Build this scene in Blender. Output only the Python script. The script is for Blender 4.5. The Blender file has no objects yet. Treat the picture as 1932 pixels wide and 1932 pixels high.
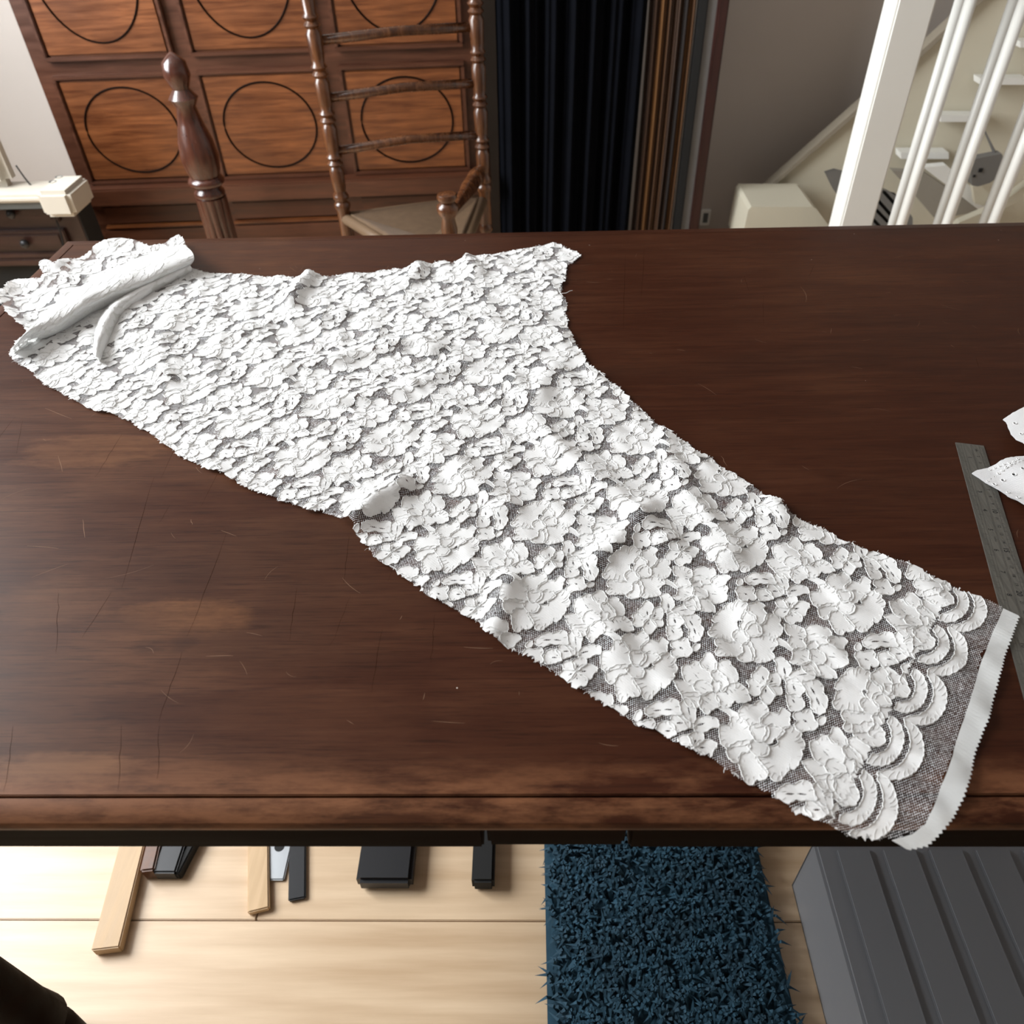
import bpy, bmesh, math, random
import numpy as np
from mathutils import Vector, Matrix
from mathutils.geometry import delaunay_2d_cdt
random.seed(7); RNG = np.random.default_rng(7)
C = bpy.context.scene.collection
SC = bpy.context.scene
FLOOR = 0.0
TZ = 0.76                                   # height of the table top
# ------------------------------------------------------------------ camera
F = 1484.8; PITCH, ROLL, YAW, CH = 0.7336, -0.0339, -0.0348, 0.4724
_cy, _sy, _cp, _sp, _cr, _sr = np.cos(YAW), np.sin(YAW), np.cos(PITCH), np.sin(PITCH), np.cos(ROLL), np.sin(ROLL)
FW = np.array([_sy*_cp, _cy*_cp, -_sp]); _ri = np.array([_cy, -_sy, 0]); _up = np.cross(_ri, FW)
CR = _ri*_cr + _up*_sr; CU = -_ri*_sr + _up*_cr
cam_data = bpy.data.cameras.new('camera'); cam = bpy.data.objects.new('camera', cam_data); C.objects.link(cam)
cam_data.sensor_width = 36; cam_data.lens = 36*F/1932; cam_data.clip_start = .02
M = Matrix.Identity(4)
for i in range(3):
    M[i][0] = CR[i]; M[i][1] = CU[i]; M[i][2] = -FW[i]
M[0][3], M[1][3], M[2][3] = 0, 0, CH + TZ
cam.matrix_world = M
cam_data.dof.use_dof = True; cam_data.dof.focus_distance = .78; cam_data.dof.aperture_fstop = 9.0
SC.camera = cam
SC.view_settings.view_transform = 'Standard'; SC.view_settings.look = 'None'
SC.view_settings.gamma = 1; SC.view_settings.use_curve_mapping = False
SC.view_settings.exposure = 0.12
# ------------------------------------------------------------------ light
world = bpy.data.worlds.new('daylight'); SC.world = world; world.use_nodes = True
bg = world.node_tree.nodes['Background']; bg.inputs[0].default_value = (.80, .90, 1, 1); bg.inputs[1].default_value = 1.0
def area(name, loc, direction, sx, sy, power, color):
    L = bpy.data.lights.new(name, 'AREA'); L.shape = 'RECTANGLE'; L.size = sx; L.size_y = sy; L.energy = power; L.color = color
    o = bpy.data.objects.new(name, L); C.objects.link(o); o.location = loc
    o.rotation_euler = Vector(direction).to_track_quat('-Z', 'Z').to_euler(); return o
area('window_daylight', (-2.42, 1.25, 1.65), (1, -.05, -.30), 2.1, 1.5, 225, (.95, .98, 1))

# ------------------------------------------------------------------ helpers
def W(px, py, z=0.0):
    """point where the sight line of a photo pixel meets the level plane z (relative to the table top)"""
    d = (px-966)/F*CR + (966-py)/F*CU + FW
    return d*((z-CH)/d[2]) + np.array([0, 0, CH+TZ])
def WY(px, py, yy):
    d = (px-966)/F*CR + (966-py)/F*CU + FW
    return d*(yy/d[1]) + np.array([0, 0, CH+TZ])
def tag(o, label=None, cat=None, group=None, kind=None):
    if label: o['label'] = label
    if cat: o['category'] = cat
    if group: o['group'] = group
    if kind: o['kind'] = kind
    return o
def empty(name, loc, label, cat, rz=0, group=None):
    o = bpy.data.objects.new(name, None); C.objects.link(o); o.location = Vector(loc); o.rotation_euler.z = rz
    o.empty_display_size = .05
    bpy.context.view_layer.update()
    return tag(o, label, cat, group)
def setparent(o, parent):
    if parent:
        o.parent = parent
        o.matrix_parent_inverse = parent.matrix_world.inverted() if parent.type != 'EMPTY' else \
            Matrix.LocRotScale(parent.location, parent.rotation_euler, None).inverted()
def obj(name, verts, faces, mat, parent=None, smooth=False, uvs=None):
    me = bpy.data.meshes.new(name)
    me.from_pydata([tuple(map(float, v)) for v in verts], [], [tuple(map(int, f)) for f in faces])
    if uvs is not None:
        ul = me.uv_layers.new(name='UVMap')
        idx = np.empty(len(me.loops), dtype=np.int32); me.loops.foreach_get('vertex_index', idx)
        ul.data.foreach_set('uv', np.asarray(uvs, dtype=np.float32)[idx].ravel())
    if smooth:
        me.polygons.foreach_set('use_smooth', [True]*len(me.polygons))
    me.materials.append(mat)
    o = bpy.data.objects.new(name, me); C.objects.link(o); setparent(o, parent)
    return o
class MB:
    def __init__(s): s.v = []; s.f = []
    def add(s, v, f):
        n = len(s.v); s.v += [tuple(map(float, p)) for p in v]; s.f += [tuple(int(i)+n for i in q) for q in f]; return s
    def box(s, x0, x1, y0, y1, z0, z1, b=0.0, rot=None, org=None):
        bm = bmesh.new(); bmesh.ops.create_cube(bm, size=1)
        for v in bm.verts:
            v.co = Vector(((x0+x1)/2+v.co.x*(x1-x0), (y0+y1)/2+v.co.y*(y1-y0), (z0+z1)/2+v.co.z*(z1-z0)))
        if b > 0: bmesh.ops.bevel(bm, geom=bm.edges[:], offset=b, segments=2, affect='EDGES', clamp_overlap=True)
        if rot is not None:
            for v in bm.verts: v.co = rot @ (v.co-Vector(org)) + Vector(org)
        bm.verts.index_update()
        s.add([v.co for v in bm.verts], [[v.index for v in f.verts] for f in bm.faces]); bm.free(); return s
    def lathe(s, prof, cx, cy, n=24, flute=None):
        V = []; Fc = []
        for r, z in prof:
            for k in range(n):
                a = 2*math.pi*k/n; rr = r
                if flute and flute[0] < z < flute[1]: rr = r*(1-.13*abs(math.sin(a*flute[2]/2))**.6*-1 - .13)
                V.append((cx+rr*math.cos(a), cy+rr*math.sin(a), z))
        m = len(prof)
        for i in range(m-1):
            for k in range(n): Fc.append((i*n+k, i*n+(k+1) % n, (i+1)*n+(k+1) % n, (i+1)*n+k))
        Fc.append(list(range(n))[::-1]); Fc.append([(m-1)*n+k for k in range(n)])
        return s.add(V, Fc)
    def tube(s, pts, r, n=8, rad=None):
        P = [Vector(p) for p in pts]; V = []; Fc = []
        up = Vector((0, 0, 1))
        for i, p in enumerate(P):
            d = (P[min(i+1, len(P)-1)]-P[max(i-1, 0)]).normalized()
            a = d.cross(up)
            if a.length < 1e-4: a = d.cross(Vector((1, 0, 0)))
            a.normalize(); b = d.cross(a)
            rr = rad[i] if rad else r
            for k in range(n):
                t = 2*math.pi*k/n; V.append(p+a*rr*math.cos(t)+b*rr*math.sin(t))
        for i in range(len(P)-1):
            for k in range(n): Fc.append((i*n+k, i*n+(k+1) % n, (i+1)*n+(k+1) % n, (i+1)*n+k))
        Fc.append(list(range(n))[::-1]); Fc.append([(len(P)-1)*n+k for k in range(n)])
        return s.add(V, Fc)
    def prism(s, poly3, thick):
        """poly3: planar 3D outline; thick: vector"""
        n = len(poly3); t = np.asarray(thick, float)
        V = [np.asarray(p, float) for p in poly3] + [np.asarray(p, float)+t for p in poly3]
        Fc = [list(range(n)), list(range(2*n-1, n-1, -1))] + [(i, (i+1) % n, n+(i+1) % n, n+i) for i in range(n)]
        return s.add(V, Fc)
    def build(s, name, mat, parent=None, smooth=False):
        o = obj(name, s.v, s.f, mat, parent, smooth)
        return o
def smooth_by_angle(o, ang=40):
    me = o.data
    me.polygons.foreach_set('use_smooth', [True]*len(me.polygons))
    bm = bmesh.new(); bm.from_mesh(me); bmesh.ops.recalc_face_normals(bm, faces=bm.faces)
    for e in bm.edges:
        e.smooth = not (len(e.link_faces) == 2 and e.calc_face_angle(0) > math.radians(ang))
    bm.to_mesh(me); bm.free()
# ------------------------------------------------------------------ materials
def nmat(name):
    m = bpy.data.materials.new(name); m.use_nodes = True; nt = m.node_tree
    return m, nt, nt.nodes['Principled BSDF']
def N(nt, t, **k):
    n = nt.nodes.new(t)
    for a, b in k.items(): setattr(n, a, b)
    return n
def mathn(nt, op, a, b=None, c=None):
    n = N(nt, 'ShaderNodeMath', operation=op)
    for i, v in enumerate((a, b, c)):
        if v is None: continue
        if isinstance(v, (int, float)): n.inputs[i].default_value = v
        else: nt.links.new(v, n.inputs[i])
    return n.outputs[0]
def mixc(nt, fac, a, b, mode='MIX'):
    n = N(nt, 'ShaderNodeMix', data_type='RGBA', blend_type=mode)
    for i, v in ((0, fac), (6, a), (7, b)):
        if isinstance(v, (int, float)): n.inputs[i].default_value = v
        elif isinstance(v, tuple): n.inputs[i].default_value = (*v, 1) if len(v) == 3 else v
        else: nt.links.new(v, n.inputs[i])
    return n.outputs[2]
def ramp(nt, src, stops):
    r = N(nt, 'ShaderNodeValToRGB'); nt.links.new(src, r.inputs[0]); e = r.color_ramp.elements
    while len(e) > len(stops): e.remove(e[-1])
    while len(e) < len(stops): e.new(.5)
    for k, (p, c) in enumerate(stops):
        e[k].position = p; e[k].color = (*c, 1) if isinstance(c, tuple) else (c, c, c, 1)
    return r.outputs[0]
def noise(nt, scale, detail=4, vec=None, stretch=None, rot=None, rough=.55, dist=0, loc=None):
    tc = N(nt, 'ShaderNodeTexCoord'); mp = N(nt, 'ShaderNodeMapping')
    nt.links.new(vec if vec is not None else tc.outputs['Object'], mp.inputs[0])
    if stretch: mp.inputs['Scale'].default_value = stretch
    if rot: mp.inputs['Rotation'].default_value = rot
    if loc: mp.inputs['Location'].default_value = loc
    n = N(nt, 'ShaderNodeTexNoise'); nt.links.new(mp.outputs[0], n.inputs['Vector'])
    n.inputs['Scale'].default_value = scale; n.inputs['Detail'].default_value = detail
    n.inputs['Roughness'].default_value = rough; n.inputs['Distortion'].default_value = dist
    return n.outputs['Fac']
def bump(nt, b, h, strength, dist=.001):
    n = N(nt, 'ShaderNodeBump'); n.inputs['Strength'].default_value = strength; n.inputs['Distance'].default_value = dist
    nt.links.new(h, n.inputs['Height']); nt.links.new(n.outputs[0], b.inputs['Normal']); return n
def plain(name, col, rough=.5, metal=0, var=.12, scale=12, bstr=0.0, spec=.5):
    m, nt, b = nmat(name)
    f = noise(nt, scale, 5)
    c = mixc(nt, f, tuple(x*(1-var) for x in col), tuple(min(1, x*(1+var)) for x in col))
    nt.links.new(c, b.inputs['Base Color']); b.inputs['Roughness'].default_value = rough; b.inputs['Metallic'].default_value = metal
    b.inputs['Specular IOR Level'].default_value = spec
    if bstr: bump(nt, b, noise(nt, scale*8, 4), bstr)
    return m
def wood(name, dark, light, rough=.35, axis=0, scale=1.0, coat=.0, grain=1.0, spec=.5):
    m, nt, b = nmat(name); b.inputs['Specular IOR Level'].default_value = spec
    st = [38, 38, 38]; st[axis] = 2.2
    g = noise(nt, 1.0*scale, 8, stretch=tuple(st), rough=.6, dist=.4)
    big = noise(nt, 3.0*scale, 3)
    c1 = ramp(nt, g, [(.32, dark), (.68, light)])
    c2 = mixc(nt, ramp(nt, big, [(.35, .0), (.7, .45)]), c1, tuple(x*.6 for x in dark))
    nt.links.new(c2, b.inputs['Base Color'])
    rg = ramp(nt, g, [(.3, rough*.85), (.7, min(1, rough*1.25))]); nt.links.new(rg, b.inputs['Roughness'])
    b.inputs['Coat Weight'].default_value = coat; b.inputs['Coat Roughness'].default_value = .25
    bump(nt, b, g, .12*grain, .0006)
    return m
def table_mat(name, axis=0, wear=1.0):
    m, nt, b = nmat(name)
    st = (6, 95, 60) if axis == 0 else (95, 6, 60)
    st2 = (22, 520, 320) if axis == 0 else (520, 22, 320)
    g1 = noise(nt, 1.0, 9, stretch=st, rough=.65, dist=.3)
    g2 = noise(nt, 1.0, 6, stretch=st2, rough=.7)
    blot = noise(nt, 2.3, 4, rough=.6, loc=(3.1, 1.7, 0))
    blot2 = noise(nt, 6.5, 5, stretch=(.55, 1.3, 1) if axis == 0 else (1.3, .55, 1), rough=.6)
    base = ramp(nt, g1, [(.2, (.026, .0070, .0031)), (.5, (.038, .0108, .0048)), (.8, (.053, .0168, .0072))])
    worn = ramp(nt, g1, [(.25, (.060, .022, .0100)), (.75, (.130, .055, .025))])
    wm = mathn(nt, 'MULTIPLY', ramp(nt, blot, [(.40, .0), (.66, .9)]), ramp(nt, blot2, [(.35, .1), (.65, 1.0)]))
    tcx = N(nt, 'ShaderNodeTexCoord'); sxx = N(nt, 'ShaderNodeSeparateXYZ'); nt.links.new(tcx.outputs['Object'], sxx.inputs[0])
    lf = N(nt, 'ShaderNodeMapRange'); nt.links.new(sxx.outputs['X'], lf.inputs['Value']); lf.inputs['From Min'].default_value = .15; lf.inputs['From Max'].default_value = -.45
    wm = mathn(nt, 'MULTIPLY', wm, mathn(nt, 'ADD', mathn(nt, 'MULTIPLY', lf.outputs[0], 1.3), .35))
    wm = mathn(nt, 'ADD', wm, mathn(nt, 'MULTIPLY', lf.outputs[0], .12))
    c = mixc(nt, wm, base, worn)
    dk = ramp(nt, noise(nt, 4.0, 5, stretch=(.5, 1.4, 1), loc=(9, 4, 0)), [(.55, 0.0), (.75, .6)])
    c = mixc(nt, dk, c, (.019, .0075, .0045))
    c = mixc(nt, mathn(nt, 'MULTIPLY', ramp(nt, g2, [(.35, 1.0), (.5, 0.0)]), .55), c, (.014, .0045, .0025))
    c = mixc(nt, mathn(nt, 'MULTIPLY', ramp(nt, g2, [(.62, 0.0), (.8, 1.0)]), .4), c, (.14, .065, .032))
    # the lacquer is rubbed through along the front edge, where people sit
    tc = N(nt, 'ShaderNodeTexCoord'); sx = N(nt, 'ShaderNodeSeparateXYZ'); nt.links.new(tc.outputs['Object'], sx.inputs[0])
    ed = N(nt, 'ShaderNodeMapRange'); nt.links.new(sx.outputs['Y'], ed.inputs['Value'])
    ed.inputs['From Min'].default_value = .285; ed.inputs['From Max'].default_value = .249
    spots = ramp(nt, noise(nt, 26, 6, stretch=(.35, 1.4, 1), rough=.7), [(.42, 0.0), (.6, 1.0)])
    c = mixc(nt, mathn(nt, 'MULTIPLY', mathn(nt, 'MULTIPLY', ed.outputs[0], spots), .8*wear), c, (.20, .085, .040))
    # worn-through patches and a dark knot, each where it is on this table
    sp2 = N(nt, 'ShaderNodeSeparateXYZ'); nt.links.new(N(nt, 'ShaderNodeTexCoord').outputs['Object'], sp2.inputs[0])
    if wear > 0:
        for (px, py, rx, ry, amt, col) in ((205, 850, .085, .035, .55, (.16, .070, .030)), (330, 1165, .060, .022, .60, (.17, .072, .028)), (60, 1450, .075, .016, .7, (.20, .095, .045)), (110, 1130, .06, .03, .35, (.15, .068, .032)),
                                           (275, 1215, .020, .010, .8, (.018, .007, .004)), (345, 1212, .014, .008, .7, (.020, .008, .005)), (240, 1185, .05, .018, .4, (.025, .010, .006)), (520, 905, .07, .02, .3, (.13, .052, .022)), (1500, 900, .05, .03, .25, (.09, .036, .018)), (560, 1340, .12, .03, .22, (.12, .05, .024))):
            c0 = W(px, py); dx = mathn(nt, 'DIVIDE', mathn(nt, 'SUBTRACT', sp2.outputs['X'], float(c0[0])), rx); dy = mathn(nt, 'DIVIDE', mathn(nt, 'SUBTRACT', sp2.outputs['Y'], float(c0[1])), ry)
            q = mathn(nt, 'ADD', mathn(nt, 'MULTIPLY', dx, dx), mathn(nt, 'MULTIPLY', dy, dy)); q = mathn(nt, 'ADD', q, mathn(nt, 'MULTIPLY', mathn(nt, 'SUBTRACT', noise(nt, 16, 5, stretch=(.6, 1.7, 1), rough=.7), .5), 5.5))
            k = ramp(nt, q, [(.0, 1.0), (1.0, 0.0)]); c = mixc(nt, mathn(nt, 'MULTIPLY', mathn(nt, 'MULTIPLY', k, ramp(nt, g1, [(.3, .45), (.7, 1.0)])), amt*.85), c, col)
    # lint specks
    vo = N(nt, 'ShaderNodeTexVoronoi'); nt.links.new(tc.outputs['Object'], vo.inputs['Vector']); vo.inputs['Scale'].default_value = 34
    sp = mathn(nt, 'LESS_THAN', vo.outputs['Distance'], .022)
    c = mixc(nt, mathn(nt, 'MULTIPLY', sp, mathn(nt, 'GREATER_THAN', noise(nt, 31, 1), .56)), c, (.42, .36, .32))
    nt.links.new(c, b.inputs['Base Color'])
    r = ramp(nt, mathn(nt, 'ADD', mathn(nt, 'MULTIPLY', blot2, .6), mathn(nt, 'MULTIPLY', g1, .4)), [(.3, .36), (.7, .50)])
    nt.links.new(r, b.inputs['Roughness']); b.inputs['Specular IOR Level'].default_value = .10
    bump(nt, b, g1, .10, .0005)
    return m
def fabric_mat(name, col, trans=.25, weave=900, bstr=.35, rough=.85):
    m, nt, b = nmat(name)
    f = noise(nt, 60, 4)
    c = mixc(nt, f, tuple(x*.96 for x in col), col)
    nt.links.new(c, b.inputs['Base Color']); b.inputs['Roughness'].default_value = rough
    b.inputs['Specular IOR Level'].default_value = .25; b.inputs['Sheen Weight'].default_value = .15
    w = N(nt, 'ShaderNodeTexWave', wave_type='BANDS', bands_direction='DIAGONAL'); tc = N(nt, 'ShaderNodeTexCoord')
    nt.links.new(tc.outputs['Object'], w.inputs[0]); w.inputs['Scale'].default_value = weave/6.28; w.inputs['Distortion'].default_value = 2; w.inputs['Detail Scale'].default_value = 300
    h = mathn(nt, 'ADD', mathn(nt, 'MULTIPLY', w.outputs['Fac'], .5), noise(nt, weave, 3))
    bn = bump(nt, b, h, bstr, .0005)
    tl = N(nt, 'ShaderNodeBsdfTranslucent'); nt.links.new(c, tl.inputs[0])
    mx = N(nt, 'ShaderNodeMixShader'); mx.inputs[0].default_value = trans
    nt.links.new(b.outputs[0], mx.inputs[1]); nt.links.new(tl.outputs[0], mx.inputs[2])
    nt.links.new(mx.outputs[0], nt.nodes['Material Output'].inputs['Surface'])
    return m
def net_mat(name, pitch, hole, col=(.86, .86, .87)):
    """knitted hexagon net: round holes on a staggered grid, laid out in the fabric's own UV metres"""
    m, nt, b = nmat(name)
    uv = N(nt, 'ShaderNodeTexCoord').outputs['UV']
    sx, sy = pitch, pitch*1.55
    def cell(ox, oy):
        a = N(nt, 'ShaderNodeVectorMath', operation='ADD'); nt.links.new(uv, a.inputs[0]); a.inputs[1].default_value = (2000*sx+ox, 2000*sy+oy, 0)
        mo = N(nt, 'ShaderNodeVectorMath', operation='MODULO'); nt.links.new(a.outputs[0], mo.inputs[0]); mo.inputs[1].default_value = (sx, sy, 1)
        su = N(nt, 'ShaderNodeVectorMath', operation='SUBTRACT'); nt.links.new(mo.outputs[0], su.inputs[0]); su.inputs[1].default_value = (sx/2, sy/2, 0)
        ml = N(nt, 'ShaderNodeVectorMath', operation='MULTIPLY'); nt.links.new(su.outputs[0], ml.inputs[0]); ml.inputs[1].default_value = (1, .88, 0)
        le = N(nt, 'ShaderNodeVectorMath', operation='LENGTH'); nt.links.new(ml.outputs[0], le.inputs[0]); return le.outputs['Value']
    d = mathn(nt, 'MINIMUM', cell(0, 0), cell(sx/2, sy/2))
    thr = mathn(nt, 'MULTIPLY', mathn(nt, 'ADD', mathn(nt, 'MULTIPLY', noise(nt, 500, 2), .5), .75), pitch*hole)
    al = mathn(nt, 'GREATER_THAN', d, thr)
    b.inputs['Base Color'].default_value = (*col, 1); b.inputs['Roughness'].default_value = .8; b.inputs['Specular IOR Level'].default_value = .2
    nt.links.new(al, b.inputs['Alpha'])
    return m
MT = dict(
    table=table_mat('table_wood', 0), table_y=table_mat('table_wood_across', 1, 0),
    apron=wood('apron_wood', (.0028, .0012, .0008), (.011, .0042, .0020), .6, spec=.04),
    petal=fabric_mat('lace_cloth', (.86, .86, .855), .18, 1500, .3),
    cord=fabric_mat('lace_cord', (.92, .92, .91), .1, 2600, .6),
    net=net_mat('lace_net', .0017, .44, (.9, .9, .91)), tapem=fabric_mat('tape_cloth', (.78, .79, .78), .15, 900, .9),
    roll=fabric_mat('folded_lace_back', (.80, .80, .775), .3, 1000, .4),
    side=wood('sideboard_wood', (.048, .0145, .0062), (.105, .034, .014), .38, 0, 1.5),
    side_p=wood('sideboard_panel_wood', (.080, .022, .0065), (.23, .075, .020), .36, 0, 2.2),
    chair=wood('chair_wood', (.035, .010, .004), (.17, .062, .020), .25, 2, 2, .3),
    post=wood('post_wood', (.038, .0085, .004), (.095, .026, .012), .22, 2, 2, .5),
    drawer=wood('drawer_wood', (.022, .0075, .005), (.05, .018, .012), .35, 0, 1.5),
    rush=None, cream=plain('cream_paint', (.62, .58, .46), .55, var=.04, scale=5),
    white=plain('white_gloss_paint', (.80, .80, .76), .35, var=.03), wall=plain('wall_plaster', (.50, .45, .41), .9, var=.05, scale=4, bstr=.1),
    ceil=plain('ceiling_paint', (.50, .49, .48), .9, var=.03), navy=plain('navy_curtain_cloth', (.0022, .0026, .0042), .95, var=.4, bstr=.3, spec=.06),
    black=plain('black_gap', (.004, .004, .004), .8), steel=None,
    ink=plain('ruler_ink', (.012, .012, .012), .5), plasticw=plain('cream_plastic', (.52, .48, .41), .4, var=.03),
    grey=plain('grey_plastic', (.16, .155, .145), .5, var=.06), slate=plain('slate_plastic', (.10, .11, .11), .5),
    darkm=plain('dark_metal', (.02, .02, .022), .4, .3), iron=plain('pale_metal', (.42, .44, .46), .35, .8),
    paleW=wood('pale_batten_wood', (.50, .33, .17), (.66, .46, .27), .5, 1, 1.5), brownW=wood('brown_leg_wood', (.10, .04, .018), (.18, .075, .035), .4, 2, 1.5),
    ochre=None, eyelet=fabric_mat('eyelet_cotton', (.84, .84, .85), .2, 1100, .5),
    darkred=wood('dark_red_frame_wood', (.022, .006, .005), (.05, .014, .011), .35, 2, 2),
)
def _rush():
    m, nt, b = nmat('rush_weave'); uv = N(nt, 'ShaderNodeTexCoord').outputs['UV']
    w = N(nt, 'ShaderNodeTexWave', bands_direction='Y'); nt.links.new(uv, w.inputs[0]); w.inputs['Scale'].default_value = 34; w.inputs['Distortion'].default_value = 1.2; w.inputs['Detail'].default_value = 3
    c = mixc(nt, noise(nt, 55, 4), (.13, .075, .038), (.27, .17, .095)); c = mixc(nt, ramp(nt, w.outputs['Fac'], [(.1, .85), (.6, 0.0)]), c, (.10, .06, .03))
    nt.links.new(c, b.inputs['Base Color']); b.inputs['Roughness'].default_value = .6; bump(nt, b, w.outputs['Fac'], .7, .004); return m
def _steel():
    m, nt, b = nmat('brushed_steel'); g = noise(nt, 1, 6, stretch=(500, 12, 1), rot=(0, 0, -.24))
    nt.links.new(ramp(nt, g, [(.3, (.115, .112, .098)), (.7, (.165, .16, .142))]), b.inputs['Base Color']); b.inputs['Metallic'].default_value = .55
    b.inputs['Roughness'].default_value = .42; bump(nt, b, g, .05, .0003); return m
def _ochre():
    m, nt, b = nmat('ochre_striped_cloth'); tc = N(nt, 'ShaderNodeTexCoord').outputs['Object']
    w = noise(nt, 1, 3, stretch=(55, 2, .3))
    nt.links.new(ramp(nt, w, [(.36, (.006, .0025, .0015)), (.5, (.040, .015, .0035)), (.64, (.115, .046, .007))]), b.inputs['Base Color']); b.inputs['Roughness'].default_value = .8; return m
MT['rush'] = _rush(); MT['steel'] = _steel(); MT['ochre'] = _ochre()
def _floor():
    m, nt, b = nmat('pale_laminate'); g = noise(nt, 1, 6, stretch=(3, 45, 1))
    nt.links.new(ramp(nt, g, [(.3, (.52, .36, .22)), (.7, (.68, .51, .34))]), b.inputs['Base Color']); b.inputs['Roughness'].default_value = .4; return m
MT['floor'] = _floor()
def _glass():
    m, nt, b = nmat('window_glass'); t = N(nt, 'ShaderNodeBsdfTransparent'); g = N(nt, 'ShaderNodeBsdfGlossy'); g.inputs['Roughness'].default_value = .02
    x = N(nt, 'ShaderNodeMixShader'); x.inputs[0].default_value = .07; nt.links.new(t.outputs[0], x.inputs[1]); nt.links.new(g.outputs[0], x.inputs[2])
    nt.links.new(x.outputs[0], nt.nodes['Material Output'].inputs['Surface']); return m
MT['glass'] = _glass()

# ------------------------------------------------------------------ room shell
X0, X1, Y0, Y1, H = -2.3, 2.5, -2.2, 2.95, 2.55
mb = MB(); mb.box(X0-.1, X1+.1, Y0-.1, Y1+.1, -.08, -.012); tag(mb.build('floor', MT['floor']), kind='structure'); fl = bpy.data.objects['floor']
# laminate boards near the camera's side of the table, each its own piece
k = 0
for r in range(10):
    yy0 = -.30+r*.19; off = (r*.53) % 1.2
    for q in range(-1, 4):
        xa = max(X0+.005, -1.9+q*1.2-off); xb = min(X1-.005, -1.9+(q+1)*1.2-off)
        if xb-xa < .1: continue
        b_ = MB().box(xa+.0008, xb-.0008, yy0+.0008, yy0+.1892, -.012, 0, .0012)
        b_.build('floor_board', MT['floor'], fl)
MB().box(X0, X1, Y0, -.3008, -.012, 0).build('floor_board', MT['floor'], fl)
MB().box(X0, X1, 1.6008, Y1, -.012, 0).build('floor_board', MT['floor'], fl)
tag(MB().box(X0-.1, X1+.1, Y0-.1, Y1+.1, H, H+.08).build('ceiling', MT['ceil']), kind='structure')
tag(MB().box(X0-.1, X1+.1, Y1, Y1+.1, 0, H).build('wall_back', MT['wall']), kind='structure')
tag(MB().box(X1, X1+.1, Y0, Y1, 0, H).build('wall_right', MT['wall']), kind='structure')
w = MB()   # left wall, window opening y .15..2.55, z .9..2.4
wy0, wy1, wz0, wz1 = .15, 2.40, .90, 2.40
w.box(X0-.1, X0, Y0, wy0, 0, H); w.box(X0-.1, X0, wy1, Y1, 0, H); w.box(X0-.1, X0, wy0, wy1, 0, wz0); w.box(X0-.1, X0, wy0, wy1, wz1, H)
tag(w.build('wall_left', MT['ceil']), kind='structure')
w = MB(); w.box(X0, X1, Y0-.1, Y0, 0, H)
tag(w.build('wall_front', MT['ceil']), kind='structure')
win = MB()
for (a, b_) in ((wy0, wy0+.05), (1.25, 1.30), (wy1-.05, wy1)): win.box(X0-.07, X0-.02, a, b_, wz0, wz1, .004)
win.box(X0-.07, X0-.02, wy0, wy1, wz0, wz0+.05, .004); win.box(X0-.07, X0-.02, wy0, wy1, wz1-.05, wz1, .004)
w1 = tag(win.build('window_1', MT['white']), kind='structure')
for (a, b_) in ((wy0+.05, 1.25), (1.30, wy1-.05)): MB().box(X0-.048, X0-.042, a, b_, wz0+.05, wz1-.05).build('pane', MT['glass'], w1)

# ------------------------------------------------------------------ the table
TX0, TX1, TY0, TY1 = -.697, 1.10, .234, 1.146
table = empty('work_table', ((TX0+TX1)/2, (TY0+TY1)/2, 0), 'large dark brown wooden table with a scratched, worn top under the lace', 'table')
S_ = .019
o = MB().box(TX0+S_, TX1-S_, TY0+S_, TY1-S_, TZ-.022, TZ, .0007).build('table_top', MT['table'], table)
def strip(x0, x1, y0, y1, m, horizontal, side, groove=True):
    # mitred edge strip with a rounded outer edge
    prof = [(0, -.0008), (0, -.0), (S_*.78, -.0006), (S_*.93, -.0022), (S_, -.006), (S_*.96, -.0105), (S_*.86, -.0125), (0, -.0125)]
    prof = ([(.0011, -.0022), (.0018, -.0004)] if groove else [(.0001, -.0010), (.0001, -.0001)]) + prof[2:]
    V = []; n = len(prof)
    for e in (0, 1):
        for d, z in prof:
            if horizontal:
                xe = x0+S_-d if e == 0 else x1-S_+d
                V.append((xe, (y0+S_-d) if side < 0 else (y1-S_+d), TZ+z))
            else:
                ye = y0+S_-d if e == 0 else y1-S_+d
                V.append(((x0+S_-d) if side < 0 else (x1-S_+d), ye, TZ+z))
    Fc = [(i, (i+1) % n, n+(i+1) % n, n+i) for i in range(n)] + [list(range(n)), list(range(2*n-1, n-1, -1))]
    o = obj('edge_strip', V, Fc, m, table); smooth_by_angle(o, 35)
strip(TX0, TX1, TY0, TY1, MT['table'], True, -1); strip(TX0, TX1, TY0, TY1, MT['table'], True, 1, False)
strip(TX0, TX1, TY0, TY1, MT['table_y'], False, -1); strip(TX0, TX1, TY0, TY1, MT['table_y'], False, 1)
ab = TZ-.047
xa = float(WY(915, 1580, .2405)[0]); xb = float(WY(1185, 1580, .2405)[0])
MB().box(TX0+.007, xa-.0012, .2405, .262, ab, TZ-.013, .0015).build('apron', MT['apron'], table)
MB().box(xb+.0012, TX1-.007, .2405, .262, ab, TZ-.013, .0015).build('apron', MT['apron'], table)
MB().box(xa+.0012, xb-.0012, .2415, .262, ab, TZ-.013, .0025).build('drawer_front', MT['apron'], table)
MB().box(TX0+.007, TX1-.007, TY1-.03, TY1-.007, ab-.05, TZ-.013, .002).build('apron', MT['apron'], table)
MB().box(TX0+.007, TX0+.03, .263, TY1-.031, ab, TZ-.013, .002).build('apron', MT['apron'], table)
MB().box(TX1-.03, TX1-.007, .263, TY1-.031, ab, TZ-.013, .002).build('apron', MT['apron'], table)
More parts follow.
